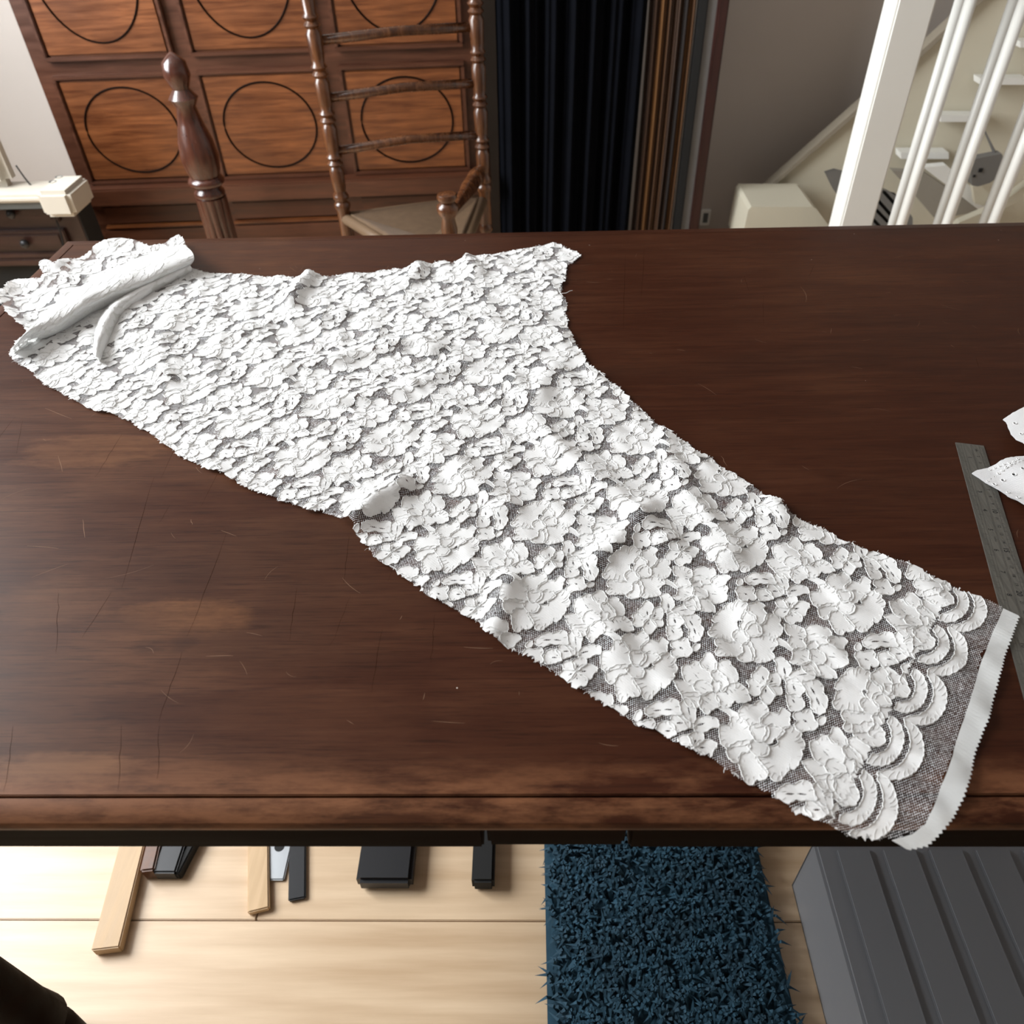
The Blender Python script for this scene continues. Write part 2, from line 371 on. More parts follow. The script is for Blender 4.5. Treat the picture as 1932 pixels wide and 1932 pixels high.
for (lx, ly) in ((TX0+.065, .30), (TX1-.065, .30), (TX0+.065, TY1-.07), (TX1-.065, TY1-.07)):
    pr = [(.022, 0), (.028, .01), (.03, .06), (.024, .08), (.034, .1), (.03, .14), (.026, .3), (.034, .5), (.038, .54), (.03, .56), (.036, .58), (.036, ab)]
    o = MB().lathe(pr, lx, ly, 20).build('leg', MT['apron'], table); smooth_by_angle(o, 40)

# scratches in the lacquer: pale short nicks and longer dark cuts, flush with the top
def scratches(name, items, mat):
    V = []; Fc = []
    for pts, w in items:
        P = np.array(pts)[:, :2]; d = np.gradient(P, axis=0); d /= np.linalg.norm(d, axis=1)[:, None]+1e-9; q = np.stack([-d[:, 1], d[:, 0]], 1)
        t = np.linspace(0, 1, len(P)); ww = (w*(.25+.75*np.sin(np.pi*np.clip(t, .05, .95))))[:, None]; n = len(V)
        for a, b in zip(P+q*ww, P-q*ww): V += [(a[0], a[1], TZ+.00004), (b[0], b[1], TZ+.00004)]
        Fc += [(n+2*i, n+2*i+1, n+2*i+3, n+2*i+2) for i in range(len(P)-1)]
    tag(obj(name, V, Fc, mat, table), kind='stuff')
pale, dark = [], []
R5 = np.random.default_rng(11)
for k in range(210):
    c = np.array([R5.uniform(TX0+.03, .9), R5.uniform(TY0+.03, TY1-.04)]); a = R5.choice([-.5, .3, 1.3, 2.4, .0])+R5.normal(0, .25); L_ = R5.gamma(2, .0055)+.002; cv = R5.normal(0, .25)
    t = np.linspace(-.5, .5, 6); d = np.array([math.cos(a), math.sin(a)]); q = np.array([-d[1], d[0]])
    pale.append((c+d*(t*L_)[:, None]+q*(cv*L_*t*t)[:, None], R5.uniform(.00010, .00024)))
for (x0, y0, x1, y1) in ((85,770,135,790),(110,860,118,890),(157,980,160,1015),(388,1237,440,1237),(360,980,363,990),(50,1030,110,1034),(1580,1180,1610,1165),(1420,1135,1500,1050),(1360,860,1372,880)):
    a, b = W(x0, y0)[:2], W(x1, y1)[:2]; pale.append((a+(b-a)*np.linspace(0, 1, 5)[:, None]+R5.normal(0, .0003, (5, 2)), .00028))
for (x0, y0, x1, y1) in ((428,1005,355,1200),(290,900,230,1110),(660,1010,648,1100),(720,1190,700,1310),(230,1370,224,1490),(25,1370,10,1490),(300,1370,298,1470),(230,820,180,900),(820,1160,815,1250),(110,1120,106,1230),(345,1230,300,1360),(560,1110,545,1210),(1180,480,1176,620),(1215,470,1210,560)):
    a, b = W(x0, y0)[:2], W(x1, y1)[:2]; dark.append((a+(b-a)*np.linspace(0, 1, 9)[:, None]+R5.normal(0, .0004, (9, 2)), .00014))
for k in range(22):
    c = np.array([R5.uniform(TX0+.03, .9), R5.uniform(TY0+.05, TY1-.06)]); a = 1.45+R5.normal(0, .15); L_ = R5.uniform(.02, .09); t = np.linspace(-.5, .5, 7)
    dark.append((c+np.array([math.cos(a), math.sin(a)])*(t*L_)[:, None]+R5.normal(0, .0003, (7, 2)), .00010))
scratches('pale_scratches', pale, plain('bare_wood_scratch', (.17, .098, .062), .8, spec=.1)); scratches('dark_scratches', dark, plain('dark_scratch', (.016, .0065, .0035), .9, spec=.0))
# ------------------------------------------------------------------ lace: outline traced on the table plane
OUT = [(1096,485),(1078,474),(1061,467),(1045,461),(1029,466),(1010,468),(985,474),(962,476),(943,481),(911,487),(882,489),(863,496),(834,497),(808,502),(786,506),(763,509),(741,512),(705,517),(667,519),(622,523),(588,525),(561,526),(532,524),(500,525),(470,522),(435,520),(401,519),(370,514),(330,520),(290,530),(230,545),(160,572),(100,600),(60,628),(30,648),(23,668),(28,686),(52,697),(62,709),(78,722),(109,740),(145,761),(175,776),(215,787),(253,801),(282,818),(309,841),(323,845),(331,857),(356,870),(394,891),(414,895),(443,913),(493,934),(518,940),(530,949),(572,963),(597,973),(609,966),(634,982),(659,990),(672,1008),(684,1026),(699,1045),(721,1061),(749,1082),(786,1107),(817,1132),(861,1157),(895,1175),(914,1197),(939,1216),(973,1231),(1001,1247),(1050,1277),(1113,1316),(1147,1338),(1182,1357),(1216,1372),(1259,1398),(1285,1407),(1315,1424),(1337,1437),(1367,1458),(1401,1480),(1445,1499),(1475,1514),(1496,1536),(1526,1549),(1556,1562),(1574,1574),(1595,1583),(1638,1586),(1679,1590),
       (1718,1578),(1744,1558),(1758,1528),(1780,1468),(1794,1430),(1806,1389),(1825,1332),(1847,1258),(1868,1203),(1888,1150),
       (1858,1135),(1810,1116),(1763,1096),(1716,1071),(1660,1053),(1612,1032),(1574,1012),(1531,993),(1488,976),(1483,964),(1470,949),(1440,938),(1427,927),(1397,904),(1367,887),(1341,865),(1315,852),(1281,831),(1251,809),(1225,788),(1195,762),(1165,736),(1139,714),(1113,693),(1100,672),(1087,655),(1078,639),(1074,626),(1071,600),(1070,584),(1062,562),(1056,543),(1064,535),(1068,517),(1067,506),(1078,501),(1087,491)]
TAPE_IN = [(1679,1590),(1718,1578),(1744,1558),(1758,1528),(1780,1468),(1794,1430),(1806,1389),(1825,1332),(1847,1258),(1868,1203),(1890,1152)]
TAPE_OUT = [(1708,1607),(1746,1600),(1768,1579),(1795,1546),(1813,1511),(1826,1465),(1838,1418),(1858,1368),(1875,1306),(1892,1241),(1920,1166)]
def plane(L): return np.array([W(*q)[:2] for q in L])
P_OUT = plane(OUT)
def resample(P, step, closed=True):
    P = np.asarray(P, float); Q = np.vstack([P, P[:1]]) if closed else P
    d = np.hypot(*(np.diff(Q, axis=0).T)); s = np.concatenate([[0], np.cumsum(d)])
    n = max(3, int(round(s[-1]/step))); t = np.linspace(0, s[-1], n+1)[:-1] if closed else np.linspace(0, s[-1], n+1)
    return np.stack([np.interp(t, s, Q[:, 0]), np.interp(t, s, Q[:, 1])], 1)
_MASK = {}
def inpoly(P, poly):
    if len(poly) > 300 and len(P) > 60:          # big outlines: look the points up in a scan-converted grid
        key = (len(poly), float(poly[0, 0]), float(poly[7, 1])); g = .0004
        if key not in _MASK:
            lo = poly.min(0)-g; hi = poly.max(0)+g; nx, ny = ((hi-lo)/g).astype(int)+2; m = np.zeros((ny, nx), bool); q = np.roll(poly, -1, 0)
            for r in range(ny):
                y = lo[1]+(r+.5)*g; c = (poly[:, 1] > y) != (q[:, 1] > y)
                xs = np.sort((q[c, 0]-poly[c, 0])*(y-poly[c, 1])/(q[c, 1]-poly[c, 1])+poly[c, 0])
                for a, b in zip(xs[::2], xs[1::2]): m[r, int((a-lo[0])/g+.5):int((b-lo[0])/g+.5)] = True
            _MASK[key] = (lo, m)
        lo, m = _MASK[key]; ix = np.floor((P[:, 0]-lo[0])/g).astype(int); iy = np.floor((P[:, 1]-lo[1])/g).astype(int)
        ok = (ix >= 0) & (iy >= 0) & (ix < m.shape[1]) & (iy < m.shape[0]); out = np.zeros(len(P), bool); out[ok] = m[iy[ok], ix[ok]]; return out
    x, y = P[:, 0][:, None], P[:, 1][:, None]; a = poly; b = np.roll(poly, -1, 0)
    c = ((a[:, 1] > y) != (b[:, 1] > y)) & (x < (b[:, 0]-a[:, 0])*(y-a[:, 1])/(b[:, 1]-a[:, 1]+1e-15)+a[:, 0])
    return c.sum(1) % 2 == 1
def frayed(P, amp=.0011, step=.0022):
    R = resample(P, step); t = np.roll(R, -1, 0)-np.roll(R, 1, 0); n = np.stack([t[:, 1], -t[:, 0]], 1); n /= np.linalg.norm(n, axis=1)[:, None]+1e-9
    slow = np.interp(np.arange(len(R)), np.arange(0, len(R)+5, 5), RNG.normal(0, 1, len(range(0, len(R)+5, 5))))
    return R + n*(RNG.normal(0, .6, len(R))+slow)[:, None]*amp
EDGE = frayed(P_OUT)
# fabric coordinates: S runs to the hem, T along the hem
EA = np.array([.075, -.0625]); LA = float(np.hypot(*EA)); EA = EA/LA; EB = np.array([-EA[1], EA[0]]); LB = .153; TILT = .04
def toST(p):
    p = np.asarray(p, float).reshape(-1, 2); s = p@EA; t = p@EB; return np.stack([s+TILT*(t-.42), t], 1)
def fromST(q):
    q = np.asarray(q, float).reshape(-1, 2); t = q[:, 1]; s = q[:, 0]-TILT*(t-.42); return s[:, None]*EA+t[:, None]*EB
RIDGES = [([(362,512),(330,521),(285,540),(250,560),(222,583)], .005, .0095),
          ([(590,519),(576,538),(550,578)], .010, .0080), ([(757,925),(720,948),(672,990)], .012, .0085), ([(790,507),(775,535)], .007, .009),
          ([(960,1105),(945,1160),(925,1215)], .007, .0075), ([(1010,800),(1060,850),(1110,900),(1180,960),(1255,1020)], .0055, .008),
          ([(1130,1060),(1190,1000),(1225,960)], .006, .008), ([(740,655),(790,650),(815,665)], .007, .008),
          ([(1290,900),(1340,990),(1380,1050)], .0045, .008), ([(820,850),(900,905),(950,960)], .004, .009),
          ([(1460,955),(1478,985)], .006, .007), ([(860,600),(960,625),(1060,640)], .0045, .011), ([(520,700),(620,690),(700,660)], .004, .009),
          ([(330,600),(300,660),(320,720)], .0045, .010), ([(420,640),(520,610),(640,600)], .0035, .010), ([(880,490),(900,520)], .006, .009),
          ([(1100,1120),(1150,1180),(1160,1230)], .0035, .008), ([(1250,830),(1270,900),(1290,950)], .004, .008), ([(420,800),(520,830),(640,850)], .0035, .008),
          ([(640,760),(760,740),(850,700)], .0035, .009), ([(1380,1120),(1420,1180)], .003, .009), ([(960,720),(1010,760),(1040,700)], .004, .009)]
RIDGES = [(plane(a), h, s) for a, h, s in RIDGES]
_ph = RNG.uniform(0, 6.28, 24); _dir = RNG.uniform(-.6, .6, 24); _fr = RNG.uniform(90, 420, 24)
def height(p):
    p = np.asarray(p, float).reshape(-1, 2); z = np.full(len(p), .0012)
    for L, h, s in RIDGES:
        lo = L.min(0)-4*s; hi = L.max(0)+4*s; near = np.where(((p > lo) & (p < hi)).all(1))[0]
        if not len(near): continue
        pn = p[near]; dm = np.full(len(pn), 9.0)
        for a, b in zip(L[:-1], L[1:]):
            ab_ = b-a; t = np.clip(((pn-a)@ab_)/(ab_@ab_), 0, 1); d = np.linalg.norm(pn-a-t[:, None]*ab_, axis=1); dm = np.minimum(dm, d)
        z[near] += h*np.exp(-.5*(dm/s)**2)
    wv = np.zeros(len(p))
    for k in range(24):
        a = .84+_dir[k]*1.3; wv += np.sin(_fr[k]*(p[:, 0]*math.cos(a)+p[:, 1]*math.sin(a))+_ph[k]+1.3*np.sin(37*p[:, 0]+_ph[k]))*(90/_fr[k])
    z = z + np.clip(.0011*wv*.45+.0009, 0, .006)
    return z
def lace_point(p, off=0.0):
    """fabric surface over the table, drooping a little past the front edge"""
    p = np.asarray(p, float).reshape(-1, 2); z = height(p)
    eps = .0012
    gx = (height(p+[eps, 0])-height(p-[eps, 0]))/(2*eps); gy = (height(p+[0, eps])-height(p-[0, eps]))/(2*eps)
    n = np.stack([-gx, -gy, np.ones(len(p))], 1); n /= np.linalg.norm(n, axis=1)[:, None]
    over = np.clip(TY0+.003-p[:, 1], 0, None)
    q = np.stack([p[:, 0], p[:, 1], TZ+z-over**1.6*.15], 1)
    return q + n*np.asarray(off).reshape(-1, 1) if np.ndim(off) else q+n*off
lace = empty('lace_panel', (float(P_OUT[:, 0].mean()), float(P_OUT[:, 1].mean()), TZ), 'long white floral lace panel spread diagonally across the dark table', 'lace fabric')
def cdt(outer, holes, step, seed=0):
    lo, hi = outer.min(0), outer.max(0); G = []
    j = 0; y = lo[1]+step/2
    while y < hi[1]:
        xs = np.arange(lo[0]+step*(.25+.5*(j % 2)), hi[0], step); G.append(np.stack([xs, np.full(len(xs), y)], 1)); y += step*.866; j += 1
    G = np.vstack(G) if G else np.zeros((0, 2)); keep = inpoly(G, outer)
    # keep clear of the outline
    if len(G):
        G = G[keep]
        if len(outer) < 400 and len(G):
            d = np.min(np.linalg.norm(G[:, None]-outer[None], axis=2), axis=1); G = G[d > step*.45]
    V = [outer]; E_ = [(i, (i+1) % len(outer)) for i in range(len(outer))]; n = len(outer)
    for h in holes: V.append(h); E_ += [(n+i, n+(i+1) % len(h)) for i in range(len(h))]; n += len(h)
    V.append(G); V = np.vstack(V)
    r = delaunay_2d_cdt([Vector(v) for v in V], E_, [], 0, 1e-7)
    v2 = np.array([tuple(v) for v in r[0]]); f = np.array([t for t in r[2] if len(t) == 3], int)
    cc = v2[f].mean(1); ok = inpoly(cc, outer)
    for h in holes: ok &= ~inpoly(cc, h)
    return v2, f[ok]
# net ground, two plies of thread a hair apart (a knitted net has thickness)
v2, f2 = cdt(EDGE, [], .0052)
uv = toST(v2); A = lace_point(v2, .0002); B = lace_point(v2, .00058)
obj('net_ground', np.vstack([A, B]), np.vstack([f2, f2+len(A)]), MT['net'], lace, True, np.vstack([uv, uv+[.00005, .0001]]))

# ------------------------------------------------------------------ lace motifs traced from one repeat of the pattern
def cr(L, ox, oy, sc): return plane([(ox+x/sc, oy+y/sc) for x, y in L])
c1 = lambda L: toST(cr(L, 1360, 1320, 11.365)); c2 = lambda L: toST(cr(L, 1280, 1230, 13.8)); c3 = lambda L: toST(cr(L, 1400, 1230, 11.365)); c4 = lambda L: toST(cr(L, 1250, 1200, 5.52))
MOTIF = {}
MOTIF['large_flower'] = [   # (outline, layer)
 (c1([(390,420),(410,300),(460,230),(570,160),(640,180),(700,210),(760,110),(850,80),(920,140),(970,220),(985,320),(900,400),(830,450),(810,560),(830,640),(740,640),(640,650),(560,560),(470,480)]), 1),
 (c1([(840,550),(860,480),(930,390),(1020,340),(1150,350),(1260,350),(1290,240),(1370,280),(1450,330),(1430,420),(1440,500),(1430,600),(1370,640),(1310,690),(1230,670),(1100,610),(990,600),(860,640)]), 1),
 (c1([(1310,700),(1400,650),(1550,640),(1640,700),(1690,790),(1650,880),(1740,950),(1740,1060),(1660,1150),(1700,1240),(1640,1330),(1610,1420),(1540,1520),(1480,1480),(1400,1450),(1410,1560),(1340,1630),(1290,1660),(1260,1750),(1170,1800),(1080,1740),(1000,1650),(900,1520),(810,1390),(790,1300),(900,1270),(980,1190),(990,1080),(1090,1070),(1190,1070),(1240,990),(1210,900),(1260,830),(1320,790)]), 0),
 (c1([(650,650),(740,620),(860,640),(960,680),(980,780),(960,850),(870,950),(800,960),(720,930),(680,860),(620,720)]), 3),
 (c1([(960,690),(1010,640),(1100,610),(1230,670),(1320,760),(1240,840),(1150,890),(1080,890),(1050,960),(960,990),(890,970),(900,900),(970,840),(970,740)]), 2),
 (c1([(600,1060),(640,980),(740,930),(870,980),(960,1060),(990,1130),(950,1220),(870,1250),(780,1230),(680,1170)]), 3),
 (c1([(390,1300),(440,1210),(530,1180),(640,1190),(720,1260),(780,1380),(880,1500),(960,1620),(940,1690),(880,1760),(810,1750),(720,1710),(700,1790),(640,1830),(560,1840),(500,1740),(440,1620),(390,1450)]), 1),
 (c1([(130,1110),(250,1010),(380,970),(560,960),(590,1060),(560,1140),(450,1150),(350,1230),(340,1370),(260,1400),(170,1330),(130,1220)]), 2),
 (c4([(720,880),(790,865),(870,950),(930,1080),(900,1130),(830,1150),(740,1150),(670,1190),(620,1150),(600,1070),(595,970),(690,965),(705,930)]), 1)]
MOTIF['rose'] = [
 (c2([(110,520),(140,430),(300,400),(400,320),(500,320),(600,440),(720,540),(800,620),(850,720),(800,870),(740,870),(600,800),(520,760),(420,790),(330,880),(200,820),(150,700)]), 1),
 (c2([(560,320),(650,270),(700,120),(800,130),(900,260),(960,380),(960,500),(880,560),(760,530),(640,460)]), 2),
 (c2([(860,580),(980,540),(1100,640),(1220,760),(1260,900),(1200,1020),(1130,1100),(1110,1010),(1160,930),(1100,800),(1030,750),(950,790),(880,700)]), 2),
 (c2([(880,850),(960,800),(1030,860),(1030,960),(980,1080),(920,1060),(870,960)]), 1),
 (c2([(980,400),(1200,340),(1310,380),(1330,480),(1460,580),(1500,700),(1490,820),(1380,890),(1280,860),(1180,740),(1050,600),(970,480)]), 0),
 (c2([(400,960),(500,820),(600,800),(760,890),(850,980),(850,1070),(720,1100),(620,1180),(530,1100),(440,1060)]), 3),
 (c4([(120,510),(200,500),(270,520),(330,560),(345,600),(380,630),(350,650),(290,640),(220,650),(180,620),(150,570)]), 1),
 (c2([(80,1200),(250,1170),(420,1160),(540,1170),(560,1240),(540,1400),(500,1470),(400,1490),(280,1480),(160,1340)]), 2),
 (c2([(580,1260),(660,1180),(800,1110),(920,1160),(1010,1270),(1040,1420),(1000,1470),(900,1510),(790,1560),(750,1680),(680,1640),(570,1500),(550,1380)]), 3),
 (c2([(980,1150),(1130,1120),(1260,1000),(1400,930),(1520,910),(1700,1030),(1780,1180),(1830,1290),(1720,1330),(1620,1370),(1500,1340),(1400,1290),(1360,1400),(1280,1470),(1150,1460),(1060,1380),(1010,1250)]), 2),
 (c2([(1040,1440),(1250,1530),(1450,1640),(1560,1760),(1500,1800),(1380,1700),(1200,1560),(1060,1490)]), 1)]
MOTIF['small_flower'] = [
 (c3([(220,600),(230,530),(330,480),(330,400),(400,370),(480,430),(540,520),(580,600),(540,700),(460,740),(370,700)]), 1),
 (c3([(110,700),(210,620),(370,710),(460,760),(380,830),(370,920),(260,970),(120,890),(180,830)]), 2),
 (c3([(400,860),(470,800),(560,820),(640,900),(680,980),(600,1060),(540,1150),(470,1130),(410,1020)]), 1),
 (c3([(560,800),(680,760),(780,790),(810,880),(800,950),(700,950),(640,890)]), 2),
 (c3([(590,550),(700,520),(770,590),(780,690),(760,770),(660,760),(540,770),(500,740),(560,680)]), 3)]
MOTIF['leaf_spray'] = [
 (c3([(700,210),(800,170),(870,210),(930,280),(990,370),(1010,470),(970,550),(890,610),(820,590),(750,520),(740,400),(760,330)]), 1),
 (c3([(1000,590),(1090,530),(1230,460),(1380,470),(1500,510),(1520,590),(1440,670),(1280,710),(1130,680)]), 2),
 (c3([(960,700),(1100,650),(1180,740),(1280,830),(1290,900),(1210,990),(1080,960),(970,920),(950,800)]), 1),
 (c3([(950,980),(1100,970),(1230,1010),(1300,1130),(1280,1230),(1160,1290),(1040,1280),(980,1150)]), 2),
 (c3([(1260,750),(1400,740),(1560,710),(1650,780),(1690,870),(1650,960),(1740,1020),(1780,1130),(1760,1240),(1730,1340),(1640,1370),(1540,1290),(1480,1190),(1500,1100),(1400,960),(1330,840)]), 3),
 (c3([(890,600),(960,600),(1020,660),(1300,770),(1290,800),(1100,730),(960,720)]), 0)]
MOTIF['tiny_flower'] = [
 (c3([(1120,1360),(1200,1340),(1300,1370),(1350,1290),(1440,1290),(1480,1390),(1500,1500),(1570,1540),(1580,1620),(1520,1700),(1420,1690),(1330,1700),(1240,1740),(1170,1690),(1130,1620),(1220,1540),(1130,1460)]), 1),
 (c3([(1640,1500),(1700,1450),(1760,1460),(1740,1530),(1690,1590),(1640,1570)]), 1)]
def slit(fn, a, b, w=9):
    w = w*1.25
    a = np.array(a, float); b = np.array(b, float); d = (b-a)/np.linalg.norm(b-a); n = np.array([-d[1], d[0]])*w; m = (a+b)/2
    return fn([tuple(a), tuple((a*2+b)/3+n), tuple((a+2*b)/3+n*.8), tuple(b), tuple((a+2*b)/3-n), tuple((a*2+b)/3-n*.8)])
HOLES = dict(large_flower=[], rose=[slit(c2, (380,580),(520,740),7), slit(c2, (450,570),(560,620),5), slit(c2, (1190,1060),(1300,1200),12), slit(c2, (1300,1040),(1400,1160),9), slit(c2, (1400,1050),(1500,1120),6), slit(c2, (620,1300),(790,1410),7), slit(c2, (700,1220),(860,1330),7), slit(c2, (620,1400),(710,1445),6), slit(c2, (700,380),(820,450),6), slit(c2, (550,960),(740,1060),7), slit(c2, (330,1300),(470,1400),5)],
    small_flower=[slit(c3, (415,570),(455,690),16), slit(c3, (290,800),(360,790),14), slit(c3, (490,840),(490,930),18), slit(c3, (560,730),(650,680),20)],
    leaf_spray=[slit(c3, (880,390),(915,560),20), slit(c3, (1150,590),(1400,550),10), slit(c3, (1070,770),(1140,910),18), slit(c3, (1050,1030),(1130,1150),14), slit(c3, (1430,840),(1540,1000),14), slit(c3, (1560,1040),(1640,1210),16), slit(c3, (1080,1000),(1120,1040),10)],
    tiny_flower=[slit(c3, (1290,1480),(1390,1550),20)])
def jag(P, amp=.0010, step=.00135, per=.0050):
    """resample an outline and give it the small rounded teeth of the lace; returns it with the indices of the notches"""
    R = resample(P, step); t = np.roll(R, -1, 0)-np.roll(R, 1, 0); n = np.stack([t[:, 1], -t[:, 0]], 1); n /= np.linalg.norm(n, axis=1)[:, None]+1e-9
    L_ = len(R)*step; m = max(2, int(round(L_/per))); ph = (np.arange(len(R))/len(R)*m + .35*np.sin(np.arange(len(R))/len(R)*6.28*2+RNG.uniform(0, 6))) % 1
    tooth = np.sqrt(np.abs(np.sin(np.pi*ph)))-.75
    cut = [k for k in range(len(R)) if ph[k-1] > ph[k]]
    return R + n*(tooth*amp*min(1, L_/.05)+RNG.normal(0, .00010, len(R)))[:, None], cut
def grow(P, d):
    R = resample(P, .0012); a = .5*np.sum(R[:, 0]*np.roll(R[:, 1], -1)-np.roll(R[:, 0], -1)*R[:, 1]); t = np.roll(R, -2, 0)-np.roll(R, 2, 0)
    n = np.stack([t[:, 1], -t[:, 0]], 1)*(1 if a > 0 else -1); n /= np.linalg.norm(n, axis=1)[:, None]+1e-9; return R+n*d
def prep(outline, layer, holes, step=.0036, g=.0011, veins=True):
    """cloth triangles of one petal plus the raised cord round it, in fabric coordinates with a height above the net"""
    outline = grow(outline, g); area_ = .5*np.sum(outline[:, 0]*np.roll(outline[:, 1], -1)-np.roll(outline[:, 0], -1)*outline[:, 1])
    if area_ < 0: outline = outline[::-1]; area_ = -area_
    o_, cut = jag(outline)
    hs = [resample(h, .0022) for h in holes if inpoly(h.mean(0)[None], o_)[0] and inpoly(h, o_).all()]
    v, f = cdt(o_, hs, step)
    base = .0006+.00013*layer
    cen = o_.mean(0); r = np.linalg.norm(v-cen, axis=1)/(np.linalg.norm(o_-cen, axis=1).max())
    z = base + .00012*(r**2) + RNG.normal(0, .00005, len(v))
    # cord
    n_ = len(o_); t = np.roll(o_, -1, 0)-np.roll(o_, 1, 0); nn = np.stack([t[:, 1], -t[:, 0]], 1); nn /= np.linalg.norm(nn, axis=1)[:, None]+1e-9
    w_ = .00036*(1+.35*RNG.normal(0, 1, n_).clip(-1.2, 1.2)); zr = base+.00022
    cv = np.vstack([o_+nn*w_[:, None], o_, o_-nn*w_[:, None]]); cz = np.concatenate([np.full(n_, zr-.0002), zr+.00032+RNG.uniform(0, .0003, n_), np.full(n_, zr-.0001)])
    k = np.arange(n_); k2 = (k+1) % n_
    cf = np.vstack([np.stack([k, k2, n_+k2], 1), np.stack([k, n_+k2, n_+k], 1), np.stack([n_+k, n_+k2, 2*n_+k2], 1), np.stack([n_+k, 2*n_+k2, 2*n_+k], 1)])
    # stitched veins that run in from the notches of the larger petals
    if veins and area_ > .00010:
        VV, ZZ, FF = [cv], [cz], [cf]; m = len(cv)
        for k in cut[::2] if area_ < .0003 else cut:
            a = o_[k]; b = a+(cen-a)*RNG.uniform(.22, .42)+RNG.normal(0, .0004, 2); d = b-a; q = np.array([-d[1], d[0]])/(np.linalg.norm(d)+1e-9)
            ts = np.linspace(0, 1, 6)[:, None]; c_ = a+d*ts+q*.0005*np.sin(ts*3.1)
            if not inpoly(c_[1:], o_).all(): continue
            w2 = .00026*(1-.5*ts); P3 = np.vstack([c_-q*w2, c_, c_+q*w2]); VV.append(P3); ZZ.append(np.concatenate([np.full(6, base+.00015), np.full(6, base+.00042), np.full(6, base+.00015)]))
            r_ = np.arange(5); FF.append(np.vstack([np.stack([r_, r_+1, r_+7], 1), np.stack([r_, r_+7, r_+6], 1), np.stack([r_+6, r_+7, r_+13], 1), np.stack([r_+6, r_+13, r_+12], 1)])+m); m += 18
        cv, cz, cf = np.vstack(VV), np.concatenate(ZZ), np.vstack(FF)
    return v, z, f, cv, cz, cf
def assemble(parts):
    V = []; Z = []; Fc = []; Mi = []; n = 0
    for v, z, f, cv, cz, cf in parts:
        V += [v, cv]; Z += [z, cz]; Fc += [f+n, cf+n+len(v)]; Mi += [np.zeros(len(f), int), np.ones(len(cf), int)]; n += len(v)+len(cv)
    return np.vstack(V), np.concatenate(Z), np.vstack(Fc), np.concatenate(Mi)
PREP = {k: assemble([prep(p, l, HOLES[k]) for p, l in MOTIF[k]]) for k in MOTIF}
def mesh_obj(name, co, f, mi, parent, mats):
    used = np.unique(f); mp = np.full(len(co), -1); mp[used] = np.arange(len(used))
    me = bpy.data.meshes.new(name); me.from_pydata(co[used].tolist(), [], mp[f].tolist())
    for m in mats: me.materials.append(m)
    me.polygons.foreach_set('material_index', mi.astype(np.int32)); me.polygons.foreach_set('use_smooth', np.ones(len(f), bool))
    o = bpy.data.objects.new(name, me); C.objects.link(o); setparent(o, parent); return o
HEM_S = -.0125
lace_mats = [MT['petal'], MT['cord']]
def stamp(pattern, kind, i, j, glide):
    V, Z, Fc, Mi = pattern
    q = V.copy()
    if glide: q = np.stack([-.196-q[:, 0], q[:, 1]+LB/2], 1)
    q = q+[i*LA, j*LB]
    return q, Z, Fc, Mi
# scallops along the hem
def scal(c, kind):
    a = np.linspace(-1, 1, 27); a2 = a[::-1]
    def ell(s0, ds, h, arr): return np.stack([s0+ds*np.sqrt(np.clip(1-arr**2, 0, 1)), c+h*arr], 1)
    outer = np.vstack([ell(-.004, .019, .0262, a), ell(-.0078, .0148, .0228, a2)[1:-1]])
    inner = np.vstack([ell(-.0118, .0138, .0220, a), ell(-.0160, .0112, .0164, a2)[1:-1]])
    if kind == 0: leaf = [(-.030, -.001), (-.027, -.008), (-.020, -.010), (-.012, -.008), (-.008, 0), (-.011, .007), (-.018, .0105), (-.024, .007), (-.026, .003)]
    elif kind == 1: leaf = [(-.033, .012), (-.026, .011), (-.014, .008), (-.008, .001), (-.0085, -.006), (-.015, -.0105), (-.022, -.010), (-.025, -.004), (-.018, -.001), (-.022, .003), (-.026, .007)]
    else: leaf = [(-.029, .003), (-.024, .010), (-.015, .010), (-.008, .004), (-.0075, -.004), (-.013, -.010), (-.020, -.009), (-.026, -.012), (-.024, -.005), (-.027, -.002)]
    return outer, inner, np.array(leaf)+[0, c]
counts = {}
def place(name, q, Z, Fc, Mi, surf, poly, uselimit=True):
    xy = fromST(q) if surf is lace_point else q
    cc = xy[Fc].mean(1) if surf is lace_point else q[Fc].mean(1)
    ok = inpoly(cc, poly)
    if not ok.any(): return None
    used = np.unique(Fc[ok]); co = np.zeros((len(q), 3)); co[used] = surf(xy[used], Z[used])
    return mesh_obj(name, co, Fc[ok], Mi[ok], lace, lace_mats)
for i in range(-11, 3):
    for j in range(-2, 5):
        for g in (0, 1):
            for kd in MOTIF:
                q, Z, Fc, Mi = stamp(PREP[kd], kd, i, j, g)
                cS = q[Fc].mean(1)
                ok = cS[:, 0] < HEM_S-.002
                if not ok.any(): continue
                place(kd, q, Z, Fc[ok], Mi[ok], lace_point, EDGE)
for n_, c in enumerate([.3445-.0505*1, .3445-.0505*0, .3445+.0505-.0005, .3445+.101-.0005, .3445+.1515, .3445+.202]):
    c = c-.0255+.0013
    o_, i_, l_ = scal(c+.0255*0, (n_+1) % 3)
    for nm, ol, ly in (('scallop', o_, 1), ('scallop', i_, 0), ('scallop_leaf', l_, 1)):
        V, Z, Fc, Mi = assemble([prep(ol, ly, [], .004, .0004)])
        place(nm, V, Z, Fc, Mi, lace_point, EDGE)
